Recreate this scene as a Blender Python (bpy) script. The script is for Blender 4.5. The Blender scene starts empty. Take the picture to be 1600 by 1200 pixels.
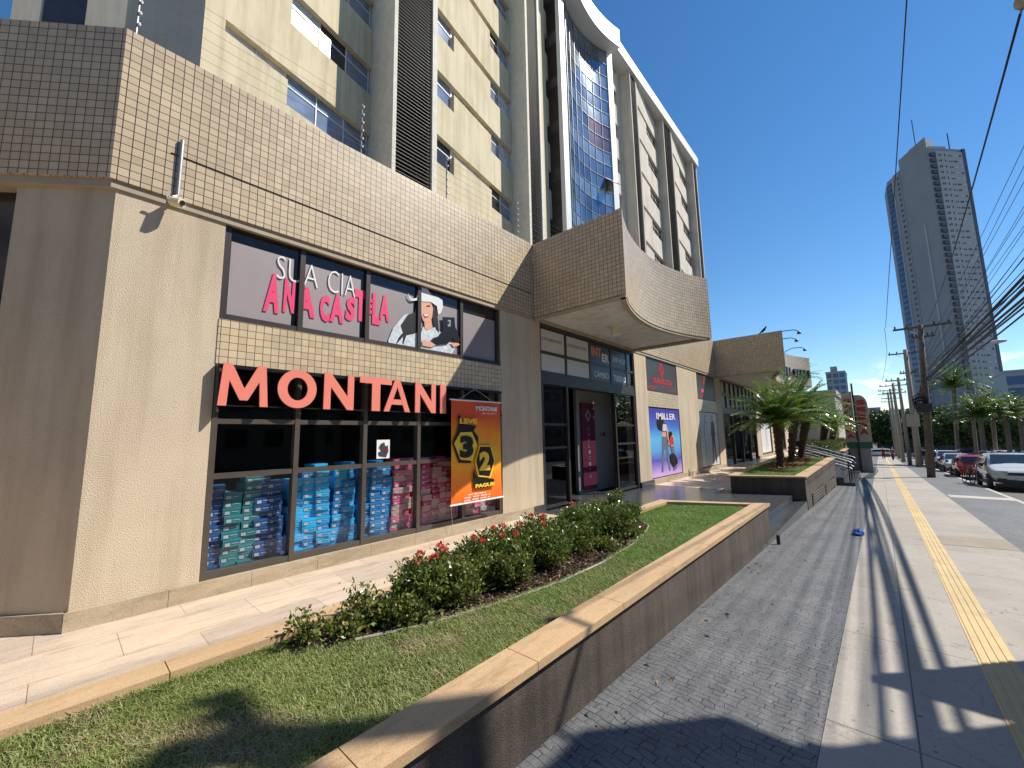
import bpy, math, random
import numpy as np
from mathutils import Vector, Matrix
random.seed(7); rng = np.random.default_rng(7)
sc = bpy.context.scene
col = sc.collection
# ------------------------------------------------------------------ camera
FPX = 631.79
YAW, PIT, ROL = math.radians(41.845), math.radians(7.262), math.radians(-1.021)
Fw = np.array([math.cos(YAW)*math.cos(PIT), math.sin(YAW)*math.cos(PIT), math.sin(PIT)])
R0 = np.cross(Fw, [0, 0, 1]); R0 /= np.linalg.norm(R0); U0 = np.cross(R0, Fw)
Rt = math.cos(ROL)*R0 + math.sin(ROL)*U0
Up = -math.sin(ROL)*R0 + math.cos(ROL)*U0
cd = bpy.data.cameras.new('camera'); cam = bpy.data.objects.new('camera', cd); col.objects.link(cam)
cam.matrix_world = Matrix(((Rt[0], Up[0], -Fw[0], 0), (Rt[1], Up[1], -Fw[1], 0), (Rt[2], Up[2], -Fw[2], 0), (0, 0, 0, 1)))
cd.sensor_width = 36; cd.lens = FPX/1600*36; cd.clip_start = 0.05; cd.clip_end = 4000
sc.camera = cam
def at(x, y, ax, c):
    "the point of the plane axis=c measured at this place of the photograph"
    d = Fw + Rt*((x-800)/FPX) - Up*((y-600)/FPX)
    return d*(c/d[ax])
# ------------------------------------------------------------------ sky and sun
EL, AZ = math.radians(47.4), math.radians(-39.5)
S = Vector((math.cos(AZ)*math.cos(EL), math.sin(AZ)*math.cos(EL), math.sin(EL)))
w = bpy.data.worlds.new('World'); sc.world = w; w.use_nodes = True
nt = w.node_tree; nt.nodes.clear()
out = nt.nodes.new('ShaderNodeOutputWorld'); bg = nt.nodes.new('ShaderNodeBackground')
sky = nt.nodes.new('ShaderNodeTexSky'); sky.sky_type = 'NISHITA'; sky.sun_disc = False
sky.sun_elevation = EL; sky.sun_rotation = math.atan2(S.x, S.y); sky.air_density = 1.15; sky.dust_density = 0.0; sky.ozone_density = 3.0; sky.altitude = 800
bg.inputs['Strength'].default_value = 0.104
# small low clouds near the horizon
tc = nt.nodes.new('ShaderNodeTexCoord'); mp = nt.nodes.new('ShaderNodeMapping'); mp.inputs['Scale'].default_value = (1, 1, 2.2)
nz = nt.nodes.new('ShaderNodeTexNoise'); nz.inputs['Scale'].default_value = 9.0; nz.inputs['Detail'].default_value = 7; nz.inputs['Roughness'].default_value = .55
rp = nt.nodes.new('ShaderNodeValToRGB'); rp.color_ramp.elements[0].position = .52; rp.color_ramp.elements[1].position = .58
sp = nt.nodes.new('ShaderNodeSeparateXYZ')
mr = nt.nodes.new('ShaderNodeMapRange'); mr.inputs['From Min'].default_value = .135; mr.inputs['From Max'].default_value = .07
mr.interpolation_type = 'SMOOTHSTEP'
mu = nt.nodes.new('ShaderNodeMath'); mu.operation = 'MULTIPLY'
mx = nt.nodes.new('ShaderNodeMix'); mx.data_type = 'RGBA'; mx.inputs[7].default_value = (9.5, 9.9, 10.4, 1)
L = nt.links.new
L(tc.outputs['Generated'], mp.inputs[0]); L(mp.outputs[0], nz.inputs['Vector']); L(nz.outputs[0], rp.inputs[0])
L(tc.outputs['Generated'], sp.inputs[0]); L(sp.outputs[2], mr.inputs['Value']); L(mr.outputs[0], mu.inputs[0]); L(rp.outputs[0], mu.inputs[1])
L(mu.outputs[0], mx.inputs[0]); hs = nt.nodes.new('ShaderNodeHueSaturation'); hs.inputs['Saturation'].default_value = 1.24; L(sky.outputs[0], hs.inputs['Color']); L(hs.outputs[0], mx.inputs[6]); L(mx.outputs[2], bg.inputs[0]); L(bg.outputs[0], out.inputs[0])
sd = bpy.data.lights.new('sun', 'SUN'); sd.energy = 5.0; sd.angle = math.radians(.53); sd.color = (1, .94, .84)
so = bpy.data.objects.new('sun', sd); col.objects.link(so); so.rotation_euler = S.to_track_quat('Z', 'Y').to_euler(); so.location = (20, -20, 40)
sc.view_settings.view_transform = 'Standard'; sc.view_settings.look = 'None'; sc.view_settings.exposure = 0.42; sc.view_settings.gamma = 1
sc.cycles.max_bounces = 6; sc.cycles.transparent_max_bounces = 10; sc.cycles.sample_clamp_indirect = 6
sc.cycles.use_denoising = True
# ------------------------------------------------------------------ materials
M = {}
def _nodes(name):
    m = bpy.data.materials.new(name); m.use_nodes = True
    n = m.node_tree; b = n.nodes['Principled BSDF']; M[name] = m
    return m, n, b
def vec(n, kind='Object'):
    t = n.nodes.new('ShaderNodeTexCoord'); return t.outputs[kind]
def noise(n, v, scale, detail=4, rough=.6):
    t = n.nodes.new('ShaderNodeTexNoise'); t.inputs['Scale'].default_value = scale
    t.inputs['Detail'].default_value = detail; t.inputs['Roughness'].default_value = rough
    n.links.new(v, t.inputs['Vector']); return t.outputs[0]
def ramp(n, f, stops):
    r = n.nodes.new('ShaderNodeValToRGB'); e = r.color_ramp.elements
    while len(e) < len(stops): e.new(.5)
    for i, (p, c) in enumerate(stops):
        e[i].position = p; e[i].color = (*c, 1) if len(c) == 3 else c
    n.links.new(f, r.inputs[0]); return r.outputs[0]
def bump(n, b, h, s, d):
    k = n.nodes.new('ShaderNodeBump'); k.inputs['Strength'].default_value = s; k.inputs['Distance'].default_value = d
    n.links.new(h, k.inputs['Height']); n.links.new(k.outputs[0], b.inputs['Normal']); return k
def mixc(n, f, a, bb, mode='MIX'):
    k = n.nodes.new('ShaderNodeMix'); k.data_type = 'RGBA'; k.blend_type = mode
    for s_, v in ((0, f), (6, a), (7, bb)):
        if hasattr(v, 'links'): n.links.new(v, k.inputs[s_])
        else: k.inputs[s_].default_value = v if s_ == 0 else (*v, 1)
    return k.outputs[2]
def mat(name, c, rough=.7, var=.12, scale=3.0, metal=0, bs=0, bscale=60, bd=.01, spec=.5, coat=0, sub=None):
    m, n, b = _nodes(name); v = vec(n)
    c2 = tuple(max(0, x*(1-var)) for x in c); c3 = tuple(min(1, x*(1+var)) for x in c)
    n.links.new(ramp(n, noise(n, v, scale, 5), [(.3, c2), (.7, c3)]), b.inputs['Base Color'])
    b.inputs['Roughness'].default_value = rough; b.inputs['Metallic'].default_value = metal
    b.inputs['Specular IOR Level'].default_value = spec; b.inputs['Coat Weight'].default_value = coat
    if bs: bump(n, b, noise(n, v, bscale, 5), bs, bd)
    return m
def tile_mat(name, c, grout, w_=.075, h_=.075, mortar=.006, rough=.35):
    m, n, b = _nodes(name); v = vec(n, 'UV')
    t = n.nodes.new('ShaderNodeTexBrick'); t.offset = 0; t.squash = 1
    t.inputs['Scale'].default_value = 1; t.inputs['Brick Width'].default_value = w_; t.inputs['Row Height'].default_value = h_
    t.inputs['Mortar Size'].default_value = mortar/2; t.inputs['Mortar Smooth'].default_value = .1; t.inputs['Bias'].default_value = 0
    t.inputs['Color1'].default_value = (*[x*.85 for x in c], 1); t.inputs['Color2'].default_value = (*[min(1, x*1.07) for x in c], 1)
    t.inputs['Mortar'].default_value = (*grout, 1)
    n.links.new(v, t.inputs['Vector'])
    d = ramp(n, noise(n, v, .7, 6), [(.25, (.80, .79, .78)), (.6, (1, 1, 1))])
    n.links.new(mixc(n, 1.0, t.outputs[0], d, 'MULTIPLY'), b.inputs['Base Color'])
    b.inputs['Roughness'].default_value = rough
    bump(n, b, t.outputs['Fac'], -.35, .003)
    return m
tile_mat('tile', (.61, .485, .32), (.06, .035, .032), .096, .0945, .0092)
tile_mat('tile_small', (.64, .52, .34), (.09, .055, .04), .096, .0945, .0078)
def stucco(name, c, s=.9):
    m, n, b = _nodes(name); v = vec(n)
    d = ramp(n, noise(n, v, .8, 6), [(.3, tuple(x*.86 for x in c)), (.65, c)])
    st = n.nodes.new('ShaderNodeMapping'); st.inputs['Scale'].default_value = (1.5, 1.5, .12); n.links.new(v, st.inputs[0])
    e = ramp(n, noise(n, st.outputs[0], 2.2, 6), [(.32, (.80, .775, .74)), (.55, (1, 1, 1))])
    n.links.new(mixc(n, 1.0, d, e, 'MULTIPLY'), b.inputs['Base Color'])
    b.inputs['Roughness'].default_value = .9; b.inputs['Specular IOR Level'].default_value = .2
    h = noise(n, v, 85, 3, .55)
    bump(n, b, h, s, .010)
stucco('stucco', (.64, .535, .395)); stucco('paint_cream', (.64, .555, .385), .12); stucco('paint_far', (.60, .55, .47), .1)
stucco('paint_cream_shaded', (.50, .46, .38), .1); stucco('soffit', (.70, .68, .62), .05)  # office wall grey is the cream paint with its side's shade put in
mat('fin_edge', (.66, .62, .52), .8, .1); mat('white_paint', (.62, .62, .60), .5, .06, 2)
mat('lip', (.40, .33, .24), .7, .15)
def stone(name, c, c2, sc_=14, rough=.45, sl=None, grout=(.25, .2, .16)):
    m, n, b = _nodes(name); v = vec(n)
    mp = n.nodes.new('ShaderNodeMapping'); mp.inputs['Scale'].default_value = (.35, 1.6, 1); mp.inputs['Rotation'].default_value = (0, 0, .35); n.links.new(v, mp.inputs[0])
    wv = ramp(n, noise(n, mp.outputs[0], 5.5, 6, .7), [(.36, (.78, .74, .70)), (.5, (1, 1, 1)), (.66, (1.0, .93, .86))])
    a = mixc(n, 1, ramp(n, noise(n, mp.outputs[0], 2.0, 8, .65), [(.3, c2), (.65, c)]), wv, 'MULTIPLY')
    g = ramp(n, noise(n, v, sc_*9, 2, .8), [(.35, (.72, .68, .64)), (.55, (1, 1, 1))])
    o = mixc(n, 1.0, a, g, 'MULTIPLY')
    if sl:
        t = n.nodes.new('ShaderNodeTexBrick'); t.offset = sl[3] if len(sl) > 3 else .5
        mm = n.nodes.new('ShaderNodeMapping'); mm.inputs['Rotation'].default_value = (0, 0, sl[2]); n.links.new(v, mm.inputs[0]); n.links.new(mm.outputs[0], t.inputs['Vector'])
        t.inputs['Scale'].default_value = 1; t.inputs['Brick Width'].default_value = sl[0]; t.inputs['Row Height'].default_value = sl[1]
        t.inputs['Mortar Size'].default_value = .0025; t.inputs['Mortar Smooth'].default_value = 0
        t.inputs['Color1'].default_value = (1, 1, 1, 1); t.inputs['Color2'].default_value = (.82, .82, .84, 1); t.inputs['Mortar'].default_value = (*grout, 1)
        o = mixc(n, 1.0, o, t.outputs[0], 'MULTIPLY')
    n.links.new(o, b.inputs['Base Color']); b.inputs['Roughness'].default_value = rough
stone('granite_floor', (.76, .61, .46), (.60, .50, .40), 14, .45, (1.05, .62, .0), (.35, .28, .22))
stone('granite_base', (.55, .46, .33), (.34, .28, .20), 10, .6)
stone('coping', (.60, .42, .24), (.46, .32, .19), 16, .55)
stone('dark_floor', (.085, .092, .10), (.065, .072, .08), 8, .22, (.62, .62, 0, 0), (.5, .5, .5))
def wallmat():
    m, n, b = _nodes('planter_plaster'); v = vec(n)
    a = ramp(n, noise(n, v, 1.3, 6), [(.3, (.075, .062, .051)), (.7, (.12, .10, .084))])
    st = n.nodes.new('ShaderNodeMapping'); st.inputs['Scale'].default_value = (5, 5, .25); n.links.new(v, st.inputs[0])
    e = ramp(n, noise(n, st.outputs[0], 2.0, 6), [(.38, (.72, .70, .68)), (.58, (1.05, 1.03, 1.0))])
    sp_ = ramp(n, noise(n, v, 160, 2, .7), [(.34, (.35, .35, .35)), (.5, (1, 1, 1)), (.68, (1.5, 1.45, 1.4))])
    n.links.new(mixc(n, 1, mixc(n, 1, a, e, 'MULTIPLY'), sp_, 'MULTIPLY'), b.inputs['Base Color'])
    b.inputs['Roughness'].default_value = .85; bump(n, b, noise(n, v, 130, 3), .6, .01)
wallmat()
def cobble():
    m, n, b = _nodes('stone_pavement'); v = vec(n)
    w1 = n.nodes.new('ShaderNodeTexNoise'); w1.inputs['Scale'].default_value = 3.2; w1.inputs['Detail'].default_value = 3; n.links.new(v, w1.inputs['Vector'])
    k = n.nodes.new('ShaderNodeVectorMath'); k.operation = 'SCALE'; k.inputs['Scale'].default_value = .16; n.links.new(w1.outputs[1], k.inputs[0])
    ad = n.nodes.new('ShaderNodeVectorMath'); n.links.new(v, ad.inputs[0]); n.links.new(k.outputs[0], ad.inputs[1])
    mp = n.nodes.new('ShaderNodeMapping'); mp.inputs['Rotation'].default_value = (0, 0, math.radians(94)); n.links.new(ad.outputs[0], mp.inputs[0])
    t = n.nodes.new('ShaderNodeTexBrick'); t.offset = .43; t.squash = .8; t.squash_frequency = 3; n.links.new(mp.outputs[0], t.inputs['Vector'])
    t.inputs['Scale'].default_value = 1; t.inputs['Brick Width'].default_value = .115; t.inputs['Row Height'].default_value = .058
    t.inputs['Mortar Size'].default_value = .0042; t.inputs['Mortar Smooth'].default_value = .7; t.inputs['Bias'].default_value = -.1
    t.inputs['Color1'].default_value = (.12, .124, .132, 1); t.inputs['Color2'].default_value = (.165, .17, .178, 1); t.inputs['Mortar'].default_value = (.02, .02, .024, 1)
    d = ramp(n, noise(n, v, 1.1, 7, .65), [(.3, (.72, .71, .70)), (.65, (1.12, 1.1, 1.08))])
    g = ramp(n, noise(n, v, 55, 4, .7), [(.3, (.75, .75, .75)), (.7, (1.15, 1.15, 1.15))])
    pn = n.nodes.new('ShaderNodeTexNoise'); pn.inputs['Scale'].default_value = 9; n.links.new(v, pn.inputs['Vector'])
    mf = ramp(n, pn.outputs[0], [(.38, (.1, .1, .1)), (.56, (1, 1, 1))])
    o = mixc(n, 1, mixc(n, 1, mixc(n, mf, (.145, .148, .155), t.outputs[0]), d, 'MULTIPLY'), g, 'MULTIPLY')
    n.links.new(o, b.inputs['Base Color']); b.inputs['Roughness'].default_value = .62
    hh = n.nodes.new('ShaderNodeMath'); hh.operation = 'MULTIPLY_ADD'; n.links.new(t.outputs['Fac'], hh.inputs[0]); hh.inputs[1].default_value = -1.2
    n.links.new(noise(n, v, 26, 4), hh.inputs[2]); bump(n, b, hh.outputs[0], .55, .012)
cobble()
def concrete():
    m, n, b = _nodes('concrete'); v = vec(n)
    a = ramp(n, noise(n, v, .9, 8, .7), [(.25, (.29, .26, .225)), (.5, (.36, .33, .29)), (.75, (.42, .39, .345))])
    g = ramp(n, noise(n, v, 70, 3, .7), [(.3, (.86, .86, .86)), (.7, (1.08, 1.08, 1.08))])
    t = n.nodes.new('ShaderNodeTexBrick'); t.offset = 0; n.links.new(v, t.inputs['Vector'])
    t.inputs['Scale'].default_value = 1; t.inputs['Brick Width'].default_value = 1.75; t.inputs['Row Height'].default_value = 40
    t.inputs['Mortar Size'].default_value = .005; t.inputs['Color1'].default_value = (1, 1, 1, 1); t.inputs['Color2'].default_value = (.88, .87, .86, 1); t.inputs['Mortar'].default_value = (.35, .33, .3, 1)
    vo = n.nodes.new('ShaderNodeTexVoronoi'); vo.feature = 'DISTANCE_TO_EDGE'; vo.inputs['Scale'].default_value = .8
    dn = n.nodes.new('ShaderNodeTexNoise'); dn.inputs['Scale'].default_value = 3; dn.inputs['Detail'].default_value = 6; n.links.new(v, dn.inputs['Vector'])
    vv = n.nodes.new('ShaderNodeMixRGB'); vv.inputs[0].default_value = .25; n.links.new(v, vv.inputs[1]); n.links.new(dn.outputs[1], vv.inputs[2]); n.links.new(vv.outputs[0], vo.inputs['Vector'])
    ck = ramp(n, vo.outputs['Distance'], [(0, (.82, .80, .78)), (.004, (1, 1, 1))])
    st = ramp(n, noise(n, v, 4.5, 8, .75), [(.30, (.62, .58, .54)), (.42, (1, 1, 1))]); gm = ramp(n, noise(n, v, 22, 1, .3), [(.22, (.45, .43, .41)), (.26, (1, 1, 1))])
    a = mixc(n, 1, mixc(n, 1, a, st, 'MULTIPLY'), gm, 'MULTIPLY')
    o = mixc(n, 1, mixc(n, 1, mixc(n, 1, a, g, 'MULTIPLY'), t.outputs[0], 'MULTIPLY'), ck, 'MULTIPLY')
    n.links.new(o, b.inputs['Base Color']); b.inputs['Roughness'].default_value = .85; bump(n, b, noise(n, v, 90, 3), .25, .006)
concrete()
mat('tactile', (.52, .39, .20), .8, .16, 2.5, bs=.3, bscale=80)
mat('asphalt', (.10, .098, .095), .9, .18, 1.2, bs=.4, bscale=50)
mat('kerb', (.42, .40, .36), .85, .12, 2)
mat('soil', (.045, .028, .019), .95, .45, 14, bs=1, bscale=30, bd=.04)
mat('lawn_soil', (.12, .11, .055), .95, .35, 6, bs=.5, bscale=60)
mat('mulch', (.20, .10, .055), .95, .4, 18, bs=1, bscale=30, bd=.03)
mat('frame_dark', (.055, .048, .042), .4, .1, 3, metal=.3); mat('frame_bronze', (.10, .085, .07), .45, .1, 3, metal=.3)
mat('black', (.012, .012, .013), .3, .1); mat('rubber', (.02, .02, .02), .8, .1)
mat('wire', (.018, .018, .02), .6, .1)
mat('steel', (.55, .55, .55), .3, .05, 3, metal=.9); mat('grey_metal', (.30, .31, .32), .45, .1, 4, metal=.5)
mat('white', (.80, .80, .80), .45, .04); mat('cream_plastic', (.70, .64, .40), .5, .1)
mat('coral', (.80, .235, .17), .42, .04); mat('coral_edge', (.35, .08, .07), .5, .05)
mat('pink', (.80, .045, .16), .5, .05); mat('decal_grey', (.33, .285, .29), .42, .06, 1.2); mat('decal_side', (.30, .26, .27), .42, .06, 1.2)
mat('skin', (.72, .36, .24), .55, .06); mat('hair', (.014, .011, .011), .4, .2); mat('shirt', (.55, .61, .66), .6, .25, 12); mat('hat', (.72, .74, .75), .5, .05)
mat('denim', (.10, .14, .22), .7, .2, 6); mat('lips', (.55, .04, .05), .5, .03)
mat('red', (.62, .02, .035), .45, .05); mat('navy', (.03, .07, .15), .35, .08); mat('charcoal', (.055, .057, .06), .4, .1)
mat('magenta', (.13, .008, .04), .6, .1); mat('yellow', (.92, .62, .05), .5, .06)  # magenta darkened in colour so the lobby banner looks unlit
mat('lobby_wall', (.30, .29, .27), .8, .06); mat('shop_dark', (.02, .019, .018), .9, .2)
mat('sketch_white', (.62, .61, .59), .5, .05); mat('purple_dark', (.10, .05, .30), .5, .1)
def gradient(name, stops, axis='Y', rot=0, rough=.5, warp=.15, wsc=2):
    m, n, b = _nodes(name); v = vec(n, 'UV')
    nn = noise(n, v, wsc, 3); sp_ = n.nodes.new('ShaderNodeSeparateXYZ'); n.links.new(v, sp_.inputs[0])
    ma = n.nodes.new('ShaderNodeMath'); ma.operation = 'MULTIPLY_ADD'; n.links.new(nn, ma.inputs[0]); ma.inputs[1].default_value = warp; n.links.new(sp_.outputs['XYZ'.index(axis)], ma.inputs[2])
    n.links.new(ramp(n, ma.outputs[0], stops), b.inputs['Base Color']); b.inputs['Roughness'].default_value = rough
gradient('poster_blue', [(.1, (.60, .38, .80)), (.3, (.10, .10, .50)), (.45, (.12, .38, .75)), (.62, (.12, .50, .78)), (.8, (.06, .16, .62)), (1.05, (.05, .05, .36))])
gradient('banner_orange', [(.05, (.85, .11, .012)), (.35, (.92, .25, .01)), (.6, (.95, .50, .015)), (.85, (.92, .28, .01)), (1.15, (.80, .09, .012))], warp=.3, wsc=2.5)
gradient('translucent_film', [(0, (.30, .31, .34)), (1, (.36, .36, .35))])
def glass(name, tint, refl=1.5, rough=.01, dark=(.01, .01, .012), keep=.75):
    m, n, b = _nodes(name); n.nodes.remove(b); o = n.nodes['Material Output']
    tr = n.nodes.new('ShaderNodeBsdfTransparent'); tr.inputs[0].default_value = (*tint, 1)
    gl = n.nodes.new('ShaderNodeBsdfGlossy'); gl.inputs['Roughness'].default_value = rough; gl.inputs[0].default_value = (.9, .92, .95, 1)
    fr = n.nodes.new('ShaderNodeFresnel'); gg = n.nodes.new('ShaderNodeNewGeometry'); mr_ = n.nodes.new('ShaderNodeMapRange'); mr_.inputs['To Min'].default_value = refl; mr_.inputs['To Max'].default_value = 1/refl; n.links.new(gg.outputs['Backfacing'], mr_.inputs['Value']); n.links.new(mr_.outputs[0], fr.inputs[0])
    mxs = n.nodes.new('ShaderNodeMixShader'); n.links.new(fr.outputs[0], mxs.inputs[0]); n.links.new(tr.outputs[0], mxs.inputs[1]); n.links.new(gl.outputs[0], mxs.inputs[2])
    n.links.new(mxs.outputs[0], o.inputs[0])
glass('shop_glass', (.93, .95, .96)); glass('door_glass', (.6, .62, .64)); glass('pane_dark', (.6, .62, .65))
mat('win_glass', (.16, .21, .30), .08, .35, 1.3, spec=.9, coat=.6); mat('win_curtain', (.50, .53, .58), .25, .25, 4, spec=.8, coat=.5); mat('win_black', (.02, .021, .024), .15, .3, 2, spec=.6)
mat('car_glass', (.03, .045, .055), .05, .2, 2, spec=.9, coat=.5)
def curtain(name, c, r=.10):
    m, n, b = _nodes(name); v = vec(n)
    n.links.new(ramp(n, noise(n, v, .5, 3), [(.3, tuple(x*.7 for x in c)), (.7, tuple(x*1.3 for x in c))]), b.inputs['Base Color'])
    b.inputs['Roughness'].default_value = r; b.inputs['Metallic'].default_value = .75; b.inputs['Specular IOR Level'].default_value = .8
curtain('curtain_a', (.26, .33, .43)); curtain('curtain_b', (.15, .21, .30)); curtain('curtain_c', (.40, .47, .52), .12); curtain('curtain_d', (.30, .22, .24), .12)
mat('louver', (.055, .05, .048), .6, .2, 2); mat('louver_edge', (.11, .098, .082), .5, .1, 3); mat('louver_brown', (.12, .09, .065), .7, .3, 3)
mat('car_white', (.60, .61, .61), .22, .03, coat=1); mat('car_red', (.42, .012, .022), .22, .05, coat=1); mat('car_silver', (.36, .38, .40), .25, .05, metal=.5, coat=1); mat('car_black', (.02, .021, .024), .2, .1, coat=1); mat('car_blue', (.05, .09, .18), .22, .05, coat=1)
mat('tail_red', (.55, .02, .02), .2, .1, coat=1); mat('headlight', (.45, .47, .5), .08, .3, 9, spec=.9, coat=1); mat('trim_black', (.03, .03, .032), .5, .1); mat('plate', (.6, .6, .6), .5, .05)
mat('pole_concrete', (.30, .27, .23), .9, .2, 3, bs=.3); mat('pole_wood', (.13, .105, .085), .9, .3, 5, bs=.5); mat('tar', (.035, .03, .028), .8, .3, 4)
mat('trunk_fibre', (.060, .040, .030), .95, .4, 12, bs=1, bscale=25, bd=.03); mat('trunk_grey', (.20, .17, .14), .9, .25, 6, bs=.5, bscale=20)
def leafmat(name, c, c2, rough=.42, tr=.25):
    m, n, b = _nodes(name); v = vec(n)
    g = n.nodes.new('ShaderNodeNewGeometry')
    wn = n.nodes.new('ShaderNodeTexNoise'); wn.inputs['Scale'].default_value = 7; wn.inputs['Detail'].default_value = 3; n.links.new(v, wn.inputs['Vector'])
    ma = n.nodes.new('ShaderNodeMath'); ma.operation = 'MULTIPLY_ADD'; n.links.new(g.outputs['Random Per Island'], ma.inputs[0]); ma.inputs[1].default_value = .55
    mb = n.nodes.new('ShaderNodeMath'); mb.operation = 'MULTIPLY'; mb.inputs[1].default_value = .5; n.links.new(wn.outputs[0], mb.inputs[0]); n.links.new(mb.outputs[0], ma.inputs[2])
    cc = ramp(n, ma.outputs[0], [(.15, c), (.85, c2)])
    n.links.new(cc, b.inputs['Base Color']); b.inputs['Roughness'].default_value = rough
    o = n.nodes['Material Output']; t = n.nodes.new('ShaderNodeBsdfTranslucent'); n.links.new(cc, t.inputs[0])
    ms = n.nodes.new('ShaderNodeMixShader'); ms.inputs[0].default_value = tr
    n.links.new(b.outputs[0], ms.inputs[1]); n.links.new(t.outputs[0], ms.inputs[2]); n.links.new(ms.outputs[0], o.inputs[0])
leafmat('leaf_shrub', (.045, .085, .018), (.20, .26, .06), .3); leafmat('leaf_yellow', (.14, .16, .03), (.30, .27, .07), .4)
leafmat('leaf_palm', (.05, .13, .012), (.17, .27, .03), .25, .35); leafmat('leaf_palm_pale', (.12, .19, .05), (.28, .33, .12), .2, .3)
leafmat('leaf_tree', (.018, .042, .012), (.07, .11, .025), .5, .2); leafmat('leaf_tree_light', (.05, .09, .02), (.13, .17, .04), .5, .2); leafmat('leaf_hedge', (.05, .085, .015), (.15, .19, .04), .5, .2)
leafmat('grass_blade', (.15, .20, .045), (.38, .40, .14), .5, .3); leafmat('grass_green', (.09, .21, .02), (.23, .36, .05), .5, .35); leafmat('dead_leaf', (.16, .09, .045), (.35, .22, .11), .8, .1)
leafmat('straw', (.30, .22, .11), (.48, .40, .24), .6, .2)
leafmat('petal', (.62, .035, .03), (.85, .12, .10), .5, .3)
mat('tower_grey', (.24, .255, .27), .8, .1, .05); mat('tower_face', (.38, .385, .385), .85, .08, .05); mat('tower_blue', (.05, .12, .25), .3, .3, .08); mat('tower_dark', (.05, .06, .075), .5, .2, .2); mat('tower_pale', (.42, .45, .50), .5, .15, .2)
mat('far_wall', (.30, .29, .28), .9, .12, .1); mat('far_beige', (.40, .36, .30), .9, .12, .2)
SHOE = [('box_blue', (.02, .21, .50)), ('box_teal_shaded', (.035, .20, .23)), ('box_blue_shaded', (.025, .09, .26)), ('box_pink', (.60, .10, .22)), ('box_magenta', (.45, .03, .14)), ('box_pale', (.58, .38, .34)), ('box_blue_sunlit', (.03, .44, .82))]  # shade of the first pane and sun of the second put into the blues
for n_, c_ in SHOE: mat(n_, c_, .42, .1, 8)
mat('box_label', (.40, .46, .52), .6, .1)
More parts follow.
